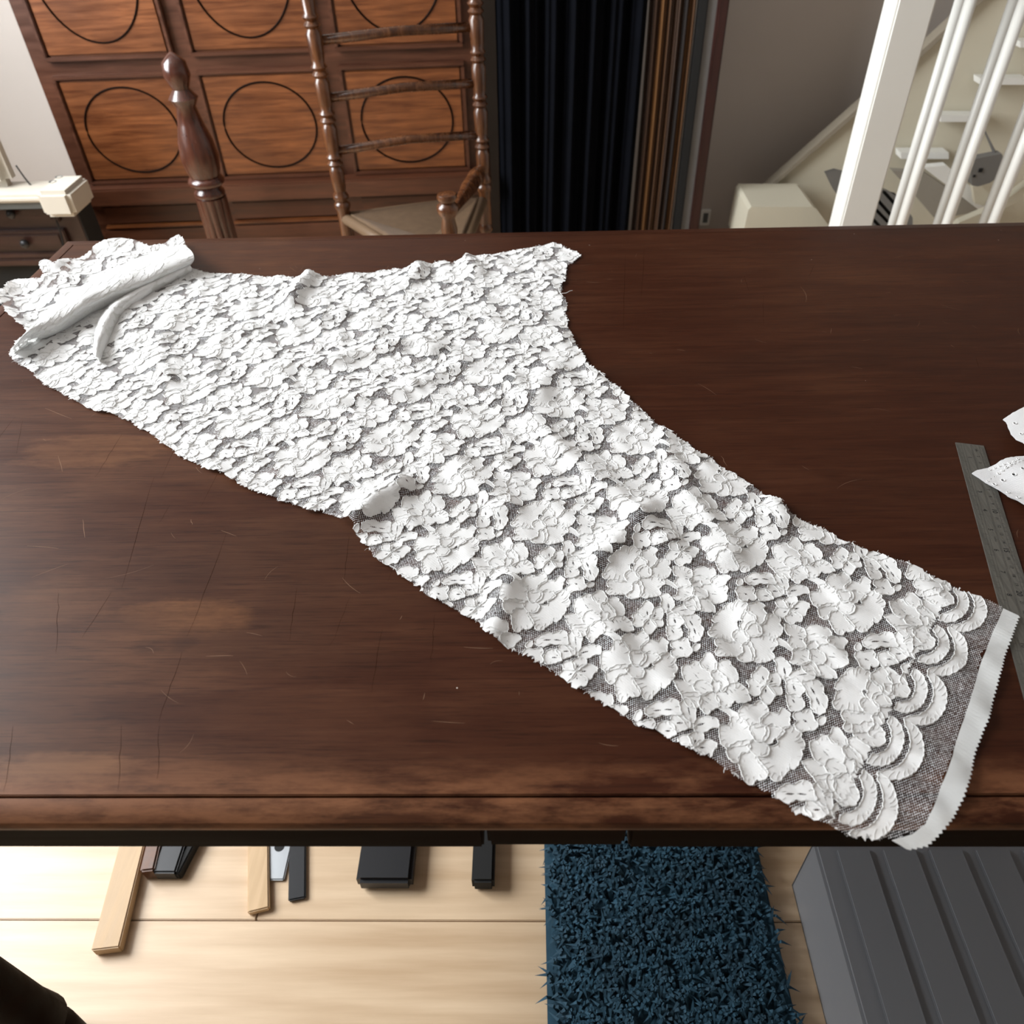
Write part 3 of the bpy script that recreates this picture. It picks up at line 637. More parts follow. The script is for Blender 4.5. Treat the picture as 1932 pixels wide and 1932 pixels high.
# hem tape with a pinked edge
ti = resample(plane(TAPE_IN), .0018, False); n_ = len(ti)
to_ = plane(TAPE_OUT); s_ = np.concatenate([[0], np.cumsum(np.hypot(*np.diff(to_, axis=0).T))]); tt = np.linspace(0, s_[-1], n_)
to_ = np.stack([np.interp(tt, s_, to_[:, 0]), np.interp(tt, s_, to_[:, 1])], 1)
V = []; Fc = []
rows = 7
for k in range(n_):
    d = to_[k]-ti[k]; L_ = np.linalg.norm(d); tooth = (.0011 if k % 2 else -.0004)
    for r in range(rows):
        u = r/(rows-1); p = ti[k]+d*u
        if r == rows-1: p = p+d/L_*tooth
        V.append(p)
V = np.array(V); zz = np.array([.0013+.0004*math.sin(k*.21)*1 for k in range(n_) for r in range(rows)])
Fc = [(k*rows+r, k*rows+r+1, (k+1)*rows+r+1, (k+1)*rows+r) for k in range(n_-1) for r in range(rows-1)]
obj('hem_tape', lace_point(V, zz), Fc, MT['tapem'], lace, True)
# frayed threads along the cut edge
fr = MB()
for k in range(0, len(EDGE), 3):
    p = EDGE[k]
    if toST(p)[0, 0] > .004: continue
    if RNG.random() < .62: continue
    t = EDGE[(k+1) % len(EDGE)]-EDGE[k-1]; n = np.array([t[1], -t[0]]); n /= np.linalg.norm(n)+1e-9
    cen_in = inpoly((p+n*.004)[None], P_OUT)[0]
    if cen_in: n = -n
    a = RNG.uniform(-1, 1); d = n*math.cos(a)+np.array([-n[1], n[0]])*math.sin(a); L_ = RNG.uniform(.0010, .0026)
    q = np.array([p-d*.001, p+d*L_*.5+RNG.normal(0, .0004, 2), p+d*L_+RNG.normal(0, .0005, 2)])
    z3 = lace_point(q, np.array([.0006, .0012, .0008]))
    fr.tube(z3, .00017, 4)
q = plane([(1060,558),(1068,558),(1075,553),(1080,552)]); fr.tube(lace_point(q, .001), .0004, 5)
tag(fr.build('frayed_threads', MT['cord'], lace), kind='stuff')
# --- folded-over end: a flat under layer and the rolled fold in front of it
UL = plane([(4,570),(1,559),(16,556),(21,546),(31,533),(57,536),(85,540),(91,530),(80,519),(83,508),(93,507),(111,515),(129,499),(145,496),(181,479),(217,465),(233,462),(259,466),(285,472),(316,468),(342,460),(352,466),(358,484),(330,510),(240,552),(160,588),(90,618),(60,640),(39,617),(18,606),(13,592),(5,585)])
def under_point(p, off=0.0):
    p = np.asarray(p, float).reshape(-1, 2)
    e = np.min(np.linalg.norm(p[:, None]-UL_E[None, ::3], axis=2), axis=1)
    z = .0045+.003*np.sin(60*p[:, 0]+40*p[:, 1])+.0022*np.sin(130*p[:, 1]-35*p[:, 0])+.005*np.exp(-(e/.010)**2)
    o_ = np.stack([p[:, 0], p[:, 1], TZ+z], 1); o_[:, 2] += np.asarray(off); return o_
UL_E = frayed(UL, .0008)
v2, f2 = cdt(UL_E, [], .0055)
A = under_point(v2, 0.0); B = under_point(v2, .0007); uv = v2@np.array([[.8, .6], [-.6, .8]])
obj('under_layer', np.vstack([A, B]), np.vstack([f2, f2+len(A)]), MT['net'], lace, True, np.vstack([uv, uv+[.0004, .0006]]))
for i in range(-10, -4):
    for j in range(0, 9):
        for g in (0, 1):
            for kd in MOTIF:
                V, Z, Fc, Mi = stamp(PREP[kd], kd, 0, 0, g)
                q = V+[i*LA+.03, j*LB+.05]; th = .35
                xy = fromST(q)@np.array([[math.cos(th), math.sin(th)], [-math.sin(th), math.cos(th)]])
                if xy[:, 0].min() > UL_E[:, 0].max() or xy[:, 0].max() < UL_E[:, 0].min() or xy[:, 1].min() > UL_E[:, 1].max() or xy[:, 1].max() < UL_E[:, 1].min(): continue
                place(kd, xy, Z, Fc, Mi, under_point, UL_E)
def cubic(P, n):
    P = np.asarray(P, float); m = len(P); t = np.linspace(0, m-1, n); out = []
    for x in t:
        i = min(int(x), m-2); u = x-i; p0 = P[max(i-1, 0)]; p1 = P[i]; p2 = P[i+1]; p3 = P[min(i+2, m-1)]
        out.append(.5*((2*p1)+(-p0+p2)*u+(2*p0-5*p1+4*p2-p3)*u*u+(-p0+3*p1-3*p2+p3)*u**3))
    return np.array(out)
def fold(name, keys, NU, NV, LU, LV, amp, shift):
    """a fold of the cloth lofted over cross-section rails (photo pixel, height above the table), with the lace pattern on it"""
    rails = [np.array([W(x, y, h) for x, y in L]) for L, h in keys]
    R1 = np.array([cubic(r, NU) for r in rails]); SURF = np.array([cubic(R1[:, k], NV) for k in range(NU)])
    for k in range(NU):
        u = k/(NU-1)
        for m in range(NV):
            v = m/(NV-1); SURF[k, m, 2] += amp*(.0016*math.sin(13*u+2*v)+.0006*math.sin(31*u-2*v+1))*math.sin(math.pi*v)
    dU = np.gradient(SURF, axis=0); dV = np.gradient(SURF, axis=1); NRM = np.cross(dU, dV); NRM /= np.linalg.norm(NRM, axis=2)[..., None]+1e-9
    if NRM[:, NV//2, 2].mean() < 0: NRM = -NRM
    def fold_point(q, off=0.0):
        q = np.asarray(q, float); a = np.clip(q[:, 0]/LU*(NU-1), 0, NU-1.001); b = np.clip(q[:, 1]/LV*(NV-1), 0, NV-1.001)
        i, j = a.astype(int), b.astype(int); x, y = (a-i)[:, None], (b-j)[:, None]
        def L(T): return T[i, j]*(1-x)*(1-y)+T[i+1, j]*x*(1-y)+T[i, j+1]*(1-x)*y+T[i+1, j+1]*x*y
        return L(SURF)+L(NRM)*np.asarray(off).reshape(-1, 1)
    gu, gv = np.meshgrid(np.arange(NU), np.arange(NV), indexing='ij'); idx = (gu*NV+gv)
    Fq = np.stack([idx[:-1, :-1], idx[1:, :-1], idx[1:, 1:], idx[:-1, 1:]], -1).reshape(-1, 4)
    obj(name, SURF.reshape(-1, 3), Fq, MT['roll'], lace, True)
    RP = np.array([(0.002, 0.001), (LU-.002, .001), (LU-.002, LV-.001), (.002, LV-.001)])
    for i in range(-2, 5):
        for j in range(-1, 3):
            for g in (0, 1):
                for kd in MOTIF:
                    V, Z, Fc, Mi = stamp(PREP[kd], kd, 0, 0, g)
                    q = np.stack([V[:, 1]-.30+i*LB, V[:, 0]+.10+j*LA+shift], 1)
                    if q[:, 0].min() > LU or q[:, 0].max() < 0 or q[:, 1].min() > LV or q[:, 1].max() < 0: continue
                    place(kd, q, (Z-.0006)*.4+.00018, Fc, Mi, fold_point, RP)
fold('rolled_fold', [
 ([(27,668),(60,648),(106,631),(163,598),(226,571),(292,540),(352,507)], .002),
 ([(24,662),(56,640),(102,622),(160,588),(222,560),(292,530),(362,499)], .013),
 ([(27,655),(60,628),(108,606),(165,574),(226,546),(296,515),(367,490)], .022),
 ([(36,646),(72,610),(122,580),(178,550),(238,520),(300,494),(363,477)], .026),
 ([(46,634),(82,595),(130,563),(182,533),(240,503),(300,480),(352,466)], .020),
 ([(56,622),(90,585),(134,552),(186,522),(242,494),(298,474),(345,461)], .008)], 150, 40, .34, .11, 1, .02)
fold('narrow_fold', [
 ([(362,517),(312,540),(264,568),(232,594),(214,622),(202,652),(188,684)], .002),
 ([(362,506),(309,530),(259,557),(224,584),(205,612),(193,642),(184,678)], .011),
 ([(357,500),(303,523),(252,549),(214,576),(194,604),(184,635),(180,672)], .014),
 ([(352,501),(296,524),(246,548),(206,574),(186,602),(178,634),(176,668)], .003)], 90, 14, .30, .045, .5, .05)

# ------------------------------------------------------------------ steel ruler
RA = -1.8057; rd = np.array([math.cos(RA), math.sin(RA)]); rn = np.array([-rd[1], rd[0]])     # rn points to the photo's right
r0 = W(1802, 836)[:2]
ruler = empty('steel_ruler', (*r0, TZ), 'brushed steel ruler with inch and centimetre scales by the right side of the photo', 'ruler')
def rp(a, b, z): p = r0+rd*a+rn*b; return (p[0], p[1], TZ+z)
RL, RW = .318, .0252
mbr = MB(); mbr.prism([rp(0, 0, .0001), rp(RL, 0, .0001), rp(RL, RW, .0001), rp(0, RW, .0001)][::-1], (0, 0, .0009)); mbr.build('blade', MT['steel'], ruler)
# the tip of the lace tape lies over the blade: handled by the tape height
tick = MB()
def seg(a0, b0, a1, b1, w=.00011):
    d = np.array([a1-a0, b1-b0]); d /= np.linalg.norm(d); n = np.array([-d[1], d[0]])*w; z = .00108
    tick.add([rp(a0-n[0], b0-n[1], z), rp(a1-n[0], b1-n[1], z), rp(a1+n[0], b1+n[1], z), rp(a0+n[0], b0+n[1], z)], [(0, 1, 2, 3)])
A0 = .004
for k in range(0, 12*16+1):
    L_ = .0062 if k % 16 == 0 else (.0048 if k % 8 == 0 else (.0038 if k % 4 == 0 else .0026)); seg(A0+k*.0254/16, .0004, A0+k*.0254/16, L_)
for k in range(0, 301):
    L_ = .0055 if k % 10 == 0 else (.0042 if k % 5 == 0 else .0028); seg(A0+k*.001, RW-.0004, A0+k*.001, RW-L_, .00009)
for b in (.0044, .0068, .0130, .0139, RW-.0047): seg(.001, b, RL-.001, b, .00008)
tag(tick.build('scale_marks', MT['ink'], ruler), kind='stuff')
def glyph(txt, a, b, size, name='numeral', bold=0.0, parent=None):
    cu = bpy.data.curves.new('txt', 'FONT'); cu.body = txt; cu.size = size; cu.align_x = 'CENTER'; cu.align_y = 'CENTER'; cu.offset = bold; cu.resolution_u = 3
    o = bpy.data.objects.new('txt', cu); C.objects.link(o); dg = bpy.context.evaluated_depsgraph_get()
    me = bpy.data.meshes.new_from_object(o.evaluated_get(dg)); bpy.data.objects.remove(o)
    ca, sa = math.cos(RA), math.sin(RA); p = rp(a, b, .00112)
    for v in me.vertices: x, y = v.co.x, v.co.y; v.co = (p[0]+x*ca-y*sa, p[1]+x*sa+y*ca, p[2])
    me.materials.clear(); me.materials.append(MT['ink']); q = bpy.data.objects.new(name, me); C.objects.link(q); setparent(q, ruler); return q
def ra_of(px, py): p = W(px, py)[:2]-r0; return float(p@rd), float(p@rn)
i10 = ra_of(1929, 1219)[0]; i3 = ra_of(1846, 929)[0]; ist = (i10-i3)/7
for k in range(1, 12): glyph(str(k), i3+(k-3)*ist, .0093, .0052, bold=.00008)
c20 = ra_of(1925, 1122)[0]; c10 = ra_of(1879.5, 966.5)[0]; cst = (c20-c10)/10
for k in range(1, 30): glyph(str(k), c10+(k-10)*cst, .0172, .0058 if k % 5 == 0 else .0036, bold=.00012 if k % 5 == 0 else .00003)
glyph('rostfrei', ra_of(1872, 1018)[0], .0112, .0021, 'small_lettering')
glyph('m/m', .0095, .0172, .0026, 'small_lettering')

# ------------------------------------------------------------------ eyelet cotton pieces at the right
def eyelet_piece(outline_px, label, rise, holes_px, lay):
    P = plane(outline_px); E_ = frayed(P, .0003, .0022); hs = []
    for (x, y, r) in holes_px:
        c = W(x, y)[:2]
        a = np.linspace(0, 2*math.pi, 9)[:-1]; hs.append(np.stack([c[0]+r*np.cos(a), c[1]+r*np.sin(a)], 1))
    hs = [h for h in hs if inpoly(h, E_).all()]
    v, f = cdt(E_, hs, .004)
    z = np.maximum(rise(v), .0021)
    th = .0006
    A = np.stack([v[:, 0], v[:, 1], TZ+z], 1); B = A-[0, 0, th]
    e = empty('eyelet_cotton_piece', (float(P[:, 0].min()), float(P[:, 1].mean()), TZ), label, 'cotton fabric', group=None)
    obj('cloth', np.vstack([A, B]), np.vstack([f, f[:, ::-1]+len(A)]), MT['eyelet'], e, True)
    st_ = MB()
    for h in hs:
        c = h.mean(0); r = np.linalg.norm(h[0]-c)*1.45; a = np.linspace(0, 2*math.pi, 10)
        pts = np.stack([c[0]+r*np.cos(a), c[1]+r*np.sin(a)], 1); zz_ = rise(pts)
        st_.tube([(p[0], p[1], TZ+q+.0003) for p, q in zip(pts, zz_)], .00035, 5)
    tag(st_.build('eyelet_stitching', MT['cord'], e), kind='stuff')
tipA = W(1831, 896)[:2]; tipB = W(1884, 808)[:2]
hA = [(1862+k*6.6, 911-k*4.3, .0007) for k in range(9)] + [(1874, 918, .0012), (1890, 910, .0012), (1909, 903, .0013), (1924, 895, .0012), (1898, 936, .0008), (1916, 947, .0009)] + [(1866+k*8, 890-k*1.8, .0005) for k in range(6)] + [(1880+k*7, 897-k*3.0, .0005) for k in range(7)]
eyelet_piece([(1831,896),(1836,892),(1845,889.5),(1860,886.5),(1874,883),(1885,877),(1900,873.5),(1932,869),(1990,862),(2040,900),(2060,985),(2010,1000),(1960,985),(1932,968),(1918,956),(1905,950),(1897,946),(1893,940),(1880,929),(1862,917),(1846,905)],
             'white eyelet cotton scrap whose pointed tip lies over the steel ruler', lambda p: .0022+np.clip(np.linalg.norm(p-tipA, axis=1)-.012, 0, None)*.10+.0014*np.sin(p[:, 0]*95+p[:, 1]*60), hA, 0)
hB = [(1905.5, 817.5, .0011), (1917, 837, .0009), (1929, 852, .0011), (1938, 862, .001)]
eyelet_piece([(1884,808),(1900,799),(1932,784),(1990,760),(2060,790),(2060,880),(2000,872),(1960,870),(1945,869),(1932,861),(1921,852),(1908,845),(1900,836),(1897,826),(1891,813)],
             'white eyelet cotton scrap with a raised corner, farther from the camera than the ruler tip', lambda p: .012+np.clip(np.linalg.norm(p-tipB, axis=1), 0, .08)*.16*0+.002*np.sin(p[:, 0]*80)-.0105*np.exp(-((p[:, 0]-.56)/.03)**2), hB, 1)

# ------------------------------------------------------------------ sideboard
sl = W(140, 358, -.40); sr_ = W(920, 328, -.40); ang = math.atan2(sr_[1]-sl[1], sr_[0]-sl[0]); SWD = float(np.hypot(*(sr_-sl)[:2]))
side = empty('sideboard', (sl[0], sl[1], 0), 'long reddish brown panelled wooden sideboard behind the rush chair', 'sideboard', ang)
def sb(mb, name, mat):
    V = np.array(mb.v); ca, sa = math.cos(ang), math.sin(ang)
    V = np.stack([sl[0]+V[:, 0]*ca-V[:, 1]*sa, sl[1]+V[:, 0]*sa+V[:, 1]*ca, V[:, 2]], 1)
    return obj(name, V, mb.f, mat, side)
zl = TZ-.40
sb(MB().box(0.012, SWD, .03, .34, .06, zl-.05), 'lower_body', MT['side'])
sb(MB().box(0.03, SWD, .05, .33, 0, .06), 'base_block', MT['side'])
sb(MB().box(-.01, SWD+.01, -.012, .34, zl-.055, zl, .005), 'ledge', MT['side'])
sb(MB().box(0.0, SWD, .045, .34, zl, 1.16), 'upper_body', MT['side'])
sb(MB().box(-.02, SWD+.02, -.005, .35, 1.16, 1.19, .006), 'cornice', MT['side'])
for k in range(3):
    x0 = .055+k*(SWD-.05)/3; x1 = x0+(SWD-.05)/3-.07
    for (z0, z1, nm) in ((zl+.012, zl+.30, 'upper_panel'), (zl+.36, 1.12, 'upper_panel')):
        el = [((x0+x1)/2+.40*(x1-x0)*math.cos(t), .0325, (z0+z1)/2+.42*(z1-z0)*math.sin(t)) for t in np.linspace(0, 6.2832, 60)]
        sb(MB().tube(el, .0028, 6), 'carved_line', MT['apron'])
        sb(MB().box(x0, x1, .033, .047, z0, z1, .006), nm, MT['side_p'])
        fr_ = MB(); fr_.box(x0-.012, x1+.012, .028, .0455, z0-.012, z0, .003); fr_.box(x0-.012, x1+.012, .028, .0455, z1, z1+.012, .003)
        fr_.box(x0-.012, x0, .028, .0455, z0, z1, .003); fr_.box(x1, x1+.012, .028, .0455, z0, z1, .003); sb(fr_, 'panel_moulding', MT['side'])
    sb(MB().box(x0, x1, .024, .031, zl-.122, zl-.068, .002), 'lower_panel', MT['side'])
    sb(MB().box(x0-.008, x1+.008, .010, .031, zl-.134, zl-.125, .003), 'panel_moulding', MT['side_p'])
    o = sb(MB().box(x0-.015, x1+.015, .014, .031, .085, zl-.136, .005), 'drawer', MT['side'])
# ------------------------------------------------------------------ fluted post
p0 = WY(419, 447, 2.12); p1 = WY(388, 340, 2.12); pz = lambda y: float(WY(400-(400-y)*-.275*-1, y, 2.12)[2])
post = empty('fluted_post', (p0[0], p0[1], 0), 'reddish turned and fluted wooden post standing in front of the sideboard', 'post')
zr = pz(341); zc = pz(362); R_ = .040
shaft = [(R_*1.25, 0), (R_*1.25, .05), (R_*1.05, .07), (R_*1.15, .09), (R_, .10)] + [(R_, z) for z in np.linspace(.12, zc-.012, 8)]
o = MB().lathe(shaft, p0[0], p0[1], 96, (.11, zc-.015, 12)).build('shaft', MT['post'], post); smooth_by_angle(o, 60)
pr = [(R_*.9, zc-.012), (R_*1.0, zc-.004), (R_*.98, zc+.004), (R_*.82, zc+.010), (R_*.80, zc+.016), (R_*.95, zr-.012), (R_*1.16, zr-.004), (R_*1.18, zr+.003), (R_*1.05, zr+.010), (R_*.95, zr+.013)]
o = MB().lathe(pr, p0[0], p0[1], 40).build('collar', MT['post'], post); smooth_by_angle(o, 60)
pr = [(R_*.95, zr+.013), (R_*1.1, zr+.03), (R_*1.2, zr+.06), (R_*1.1, zr+.10), (R_*.8, zr+.14), (R_*.6, zr+.18), (R_*.9, zr+.20), (R_*.5, zr+.22), (R_*.8, zr+.25), (R_*.7, zr+.28), (R_*.1, zr+.30)]
o = MB().lathe(pr, p0[0], p0[1], 40).build('finial', MT['post'], post); smooth_by_angle(o, 60)
# ------------------------------------------------------------------ rush-seated chair
SZ = TZ-.31
BL = np.array([-.484, 2.043]); BR = np.array([-.125, 2.150]); FR = np.array([-.170, 1.735]); FL = np.array([-.290, 1.80])
chair = empty('rush_seat_chair', (-.28, 1.93, 0), 'turned wooden armchair with a woven rush seat beyond the table', 'chair')
cen = (BL+BR+FR+FL)/4+np.array([.02, -.03])
quad = [FL, FR, BR, BL]
for k in range(4):
    a, b = quad[k], quad[(k+1) % 4]; V = []; UV = []; Fc = []; nr, nc = 12, 14
    for i in range(nr):
        u = i/(nr-1)
        for j in range(nc):
            w_ = j/(nc-1); p = (a*(1-w_)+b*w_)*(1-u)+cen*u
            roll_ = -.028*(1-min(1, u/.09))**2; V.append((p[0], p[1], SZ+roll_-.016*u+.006*math.sin(math.pi*w_)*(1-u))); UV.append((w_, u*.9))
    for i in range(nr-1):
        for j in range(nc-1): Fc.append((i*nc+j, i*nc+j+1, (i+1)*nc+j+1, (i+1)*nc+j))
    obj('seat_rush', V, Fc, MT['rush'], chair, True, UV)
for a, b in zip(quad, quad[1:]+quad[:1]):
    MB().tube([(a[0], a[1], SZ-.016), (b[0], b[1], SZ-.016)], .014, 10).build('seat_rail', MT['rush'], chair, True)
def cpost(x, y, z1, r, nm, knob=False):
    pr = [(r*.6, 0), (r*.9, .02)]; z = .06
    while z < min(z1, SZ)-.1: pr += [(r, z), (r, z+.05), (r*.7, z+.062), (r*1.15, z+.075), (r*.7, z+.088)]; z += .11
    pr += [(r, SZ-.08), (r, SZ+.005)]
    z = SZ+.01
    pr += [(r*1.25, z+.004), (r*1.25, z+.012), (r*.9, z+.018), (r*1.25, z+.026), (r*1.2, z+.034), (r*.85, z+.042)]; z += .05
    if knob:
        pr += [(r*1.05, z+.02), (r*.8, z1-.055), (r*1.35, z1-.04), (r*1.4, z1-.028), (r*.9, z1-.02), (r*1.3, z1-.010), (r*1.15, z1-.002), (r*.3, z1)]
    else:
        while z < z1-.1: pr += [(r*1.0, z), (r*1.1, z+.045), (r*.8, z+.055), (r*1.2, z+.062), (r*.8, z+.070), (r*1.2, z+.078), (r*.85, z+.085)]; z += .10
        pr += [(r, z1-.03), (r*1.1, z1-.01), (r*.2, z1)]
    pr2 = []
    for p in pr:
        if not pr2 or p[1] > pr2[-1][1]: pr2.append(p)
    o = MB().lathe(pr2, x, y, 18).build(nm, MT['chair'], chair); smooth_by_angle(o, 60)
cpost(BL[0], BL[1], .98, .0165, 'back_post'); cpost(BR[0]+.005, BR[1], .98, .0165, 'back_post')
kz = TZ-.15; cpost(FR[0]-.008, FR[1]-.015, kz, .0175, 'arm_post', True); MB().lathe([(.012, 0), (.0165, .03), (.0165, .2), (.013, .22), (.0165, .24), (.0165, SZ-.012)], FL[0], FL[1], 14).build('leg', MT['chair'], chair, True)
az = float(WY(905, 322, BR[1])[2])
ap = cubic([np.array([FR[0]+.004, FR[1]+.02, kz-.05])*(1-t)+np.array([BR[0], BR[1], az+.005])*t for t in np.linspace(0, 1, 12)], 60)
ARR = np.interp(np.linspace(0, 1, 60), [0, .1, .3, .5, .62, .68, .70, .74, .78, .80, .84, .88, 1], [.008, .010, .015, .020, .020, .016, .021, .022, .021, .014, .020, .014, .012])
o = MB().tube(ap, .01, 14, list(ARR)).build('arm_rail', MT['chair'], chair, True)
for z in (.60, .72, .84, .94):
    MB().tube([(BL[0], BL[1], z), ((BL[0]+BR[0])/2, (BL[1]+BR[1])/2+.03, z), (BR[0], BR[1], z)], .011, 8).build('back_rung', MT['chair'], chair, True)
for a, b in ((FL, FR), (FR, BR), (BL, FL), (BL, BR)): MB().tube([(*a, .18), (*b, .18)], .010, 8).build('stretcher', MT['chair'], chair, True)

# ------------------------------------------------------------------ drawer cabinet and white machine
tz_ = -.31; MK = 1.27; dr = W(129, 374, tz_); DX, DY = float(dr[0]), float(dr[1]); DT = TZ+tz_
cab = empty('drawer_cabinet', (DX-.3, DY+.2, 0), 'small dark wooden cabinet with two knobbed drawers at the left edge', 'cabinet')
def dz(y): return float(WY(80, y, DY)[2])
zb = dz(492)
MB().box(DX-.62, DX, DY+.012, DY+.10, zb, DT-.02, .002).build('body', MT['drawer'], cab)
MB().box(DX-.64, DX+.012, DY-.004, DY+.105, DT-.024, DT, .005).box(DX-.63, DX+.004, DY+.004, DY+.102, DT-.038, DT-.024, .003).build('cabinet_top', MT['drawer'], cab)
MB().box(DX-.63, DX+.006, DY+.0, DY+.102, zb-.016, zb+.006, .004).box(DX-.625, DX+.003, DY+.004, DY+.102, zb+.006, zb+.022, .003).build('base_moulding', MT['drawer'], cab)
MB().box(DX+.0002, DX+.003, DY+.014, DY+.098, zb+.024, DT-.04).build('side_shade', MT['black'], cab)  # thin black sheet: shade on the cabinet's side, put into the colour
MB().box(DX-.60, DX-.02, DY+.03, DY+.09, 0, zb-.001).build('base_block', MT['black'], cab)  # added black box that stands for the shadow beneath the cabinet
for (ya, yb, kx, ky) in ((384, 420, 22, 403), (434, 470, 48, 459)):
    d_ = MB(); za, zb2 = dz(yb), dz(ya)
    d_.box(DX-.58, DX-.05, DY-.002, DY+.014, za, zb2, .003).box(DX-.565, DX-.065, DY-.008, DY-.001, za+.010, zb2-.010, .003)
    o = d_.build('drawer', MT['drawer'], cab)
    kp = WY(kx, ky, DY-.015)
    kn = MB(); V = []; n = 14; Fk = []
    for i, (r, t) in enumerate([(.004, 0), (.004, -.006), (.011, -.010), (.013, -.016), (.010, -.021), (.002, -.023)]):
        for k in range(n): a = 2*math.pi*k/n; V.append((kp[0]+r*math.cos(a), DY-.006+t, kp[2]+r*math.sin(a)))
        if i: Fk += [((i-1)*n+k, (i-1)*n+(k+1) % n, i*n+(k+1) % n, i*n+k) for k in range(n)]
    kn.add(V, Fk); kn.build('knob', MT['darkm'], o, True)
mach = empty('sewing_machine', (DX-.25, DY+.12, DT), 'cream plastic sewing machine with two round sockets on its end block, on the drawer cabinet', 'machine')
ma = W(90, 345, tz_+.055*MK); bx0, by0 = float(ma[0]), float(ma[1])
def mbx(x0, x1, y0, y1, z0, z1, b, nm, mt): 
    o = MB().box(bx0+x0*MK, bx0+x1*MK, by0+y0*MK, by0+y1*MK, DT+z0*MK, DT+z1*MK, b).build(nm, mt, mach); smooth_by_angle(o, 50); return o
mbx(-.46, .005, -.012, .08, .018, .034, .007, 'bed', MT['plasticw']); mbx(-.45, 0, .002, .075, .0005, .018, .002, 'base_plate', MT['slate'])
mbx(-.006, .062, -.052, .05, .0008, .054, .011, 'end_block', MT['plasticw'])
for q in ((99, 343), (111, 334)):
    c_ = W(*q, tz_+.054*MK); h_ = DT+.054*MK; MB().lathe([(.0085, h_-.001), (.010, h_+.0008), (.0075, h_+.0005), (.007, h_-.0005)], float(c_[0]), float(c_[1]), 14).build('socket', MT['slate'], mach)
mbx(-.45, -.10, .03, .078, .034, .19, .02, 'column', MT['plasticw']); mbx(-.45, -.12, -.01, .078, .19, .25, .02, 'arm', MT['plasticw'])
cp = [WY(30, 312, DY-.01), WY(50, 340, DY-.015), WY(66, 357, DY-.015), WY(85, 378, DY-.02), WY(100, 402, DY-.02), WY(113, 435, DY-.02), WY(120, 470, DY-.02), WY(122, 540, DY-.02)]
cp = cubic(cp, 40); tag(MB().tube(cp, .0022, 6).build('power_cable', MT['black'], None, True), 'thin black cable hanging in front of the dark drawer cabinet', 'cable')

# ------------------------------------------------------------------ curtains and frame beyond the table
def curtain(name, xa, xb, y, z0, z1, mat, waves, amp, label, seedk):
    nx, nz = 160, 14; V = []; Fc = []; R = np.random.default_rng(seedk); ph = R.uniform(0, 6, 5)
    for side_ in (0, 1):
        for i in range(nx):
            u = i/(nx-1); dd = amp*(math.sin(u*waves*6.28+ph[0])+.5*math.sin(u*waves*2.3*6.28+ph[1]))
            for j in range(nz):
                w_ = j/(nz-1); V.append((xa+(xb-xa)*u+.004*math.sin(8*w_+ph[2]), y+dd*(1-.35*w_)+side_*.003, z0+(z1-z0)*w_))
    m = nx*nz
    for i in range(nx-1):
        for j in range(nz-1):
            a = i*nz+j; Fc.append((a, a+nz, a+nz+1, a+1)); Fc.append((m+a+1, m+a+nz+1, m+a+nz, m+a))
    o = obj(name, V, Fc, mat, None, True); tag(o, label, 'curtain')
side_right = sl[0]+(SWD+.03)*math.cos(ang)
cxa = float(WY(922, 400, 2.58)[0]); cxb = float(WY(1192, 400, 2.58)[0]); cxc = float(WY(1270, 400, 2.58)[0])
curtain('dark_curtain', max(cxa, float(side_right)+.006), cxb, 2.60, .02, 2.3, MT['navy'], 7, .018, 'nearly black navy curtain hanging in folds right of the rush chair', 3)
curtain('striped_curtain', cxb+.004, cxc, 2.60, .02, 2.3, MT['ochre'], 6, .006, 'narrow ochre and brown striped curtain beside the navy curtain', 4)
fm = empty('leaning_frame', (cxc+.05, 2.62, 0), 'tall dark red wooden frame with a grey panel between ochre curtain and pale wall', 'frame')
x1_ = float(WY(1273, 400, 2.6)[0]); x2_ = float(WY(1288, 400, 2.6)[0]); x3_ = float(WY(1303, 400, 2.6)[0]); x4_ = float(WY(1321, 400, 2.6)[0])
MB().box(x1_, x2_, 2.59, 2.62, 0, 1.9, .003).build('stile', MT['black'], fm); MB().box(x3_, x4_, 2.585, 2.62, 0, 1.9, .004).build('stile', MT['darkred'], fm)
MB().box(x2_, x3_, 2.60, 2.612, .02, 1.88).build('panel', plain('grey_panel', (.17, .165, .16), .6), fm)
MB().box(x1_, x4_, 2.59, 2.62, 1.9, 1.95, .003).build('top_rail', MT['darkred'], fm)
sk = WY(1331, 411, Y1-.012)
so = empty('wall_socket', (sk[0], Y1, sk[2]), 'small cream wall socket low on the pale wall', 'socket')
MB().box(sk[0]-.018, sk[0]+.018, Y1-.012, Y1, sk[2]-.03, sk[2]+.03, .003).build('plate', MT['white'], so); MB().box(sk[0]-.009, sk[0]+.009, Y1-.0145, Y1-.0115, sk[2]-.018, sk[2]+.018, .001).build('opening', MT['slate'], so)

# ------------------------------------------------------------------ staircase
stair = empty('staircase', (1.25, 2.4, 0), 'cream painted staircase behind the white balustrade at the upper right', 'stairs')
def quadp(pts, y, th): return [WY(a, b, y) for a, b in pts], (0, th, 0)
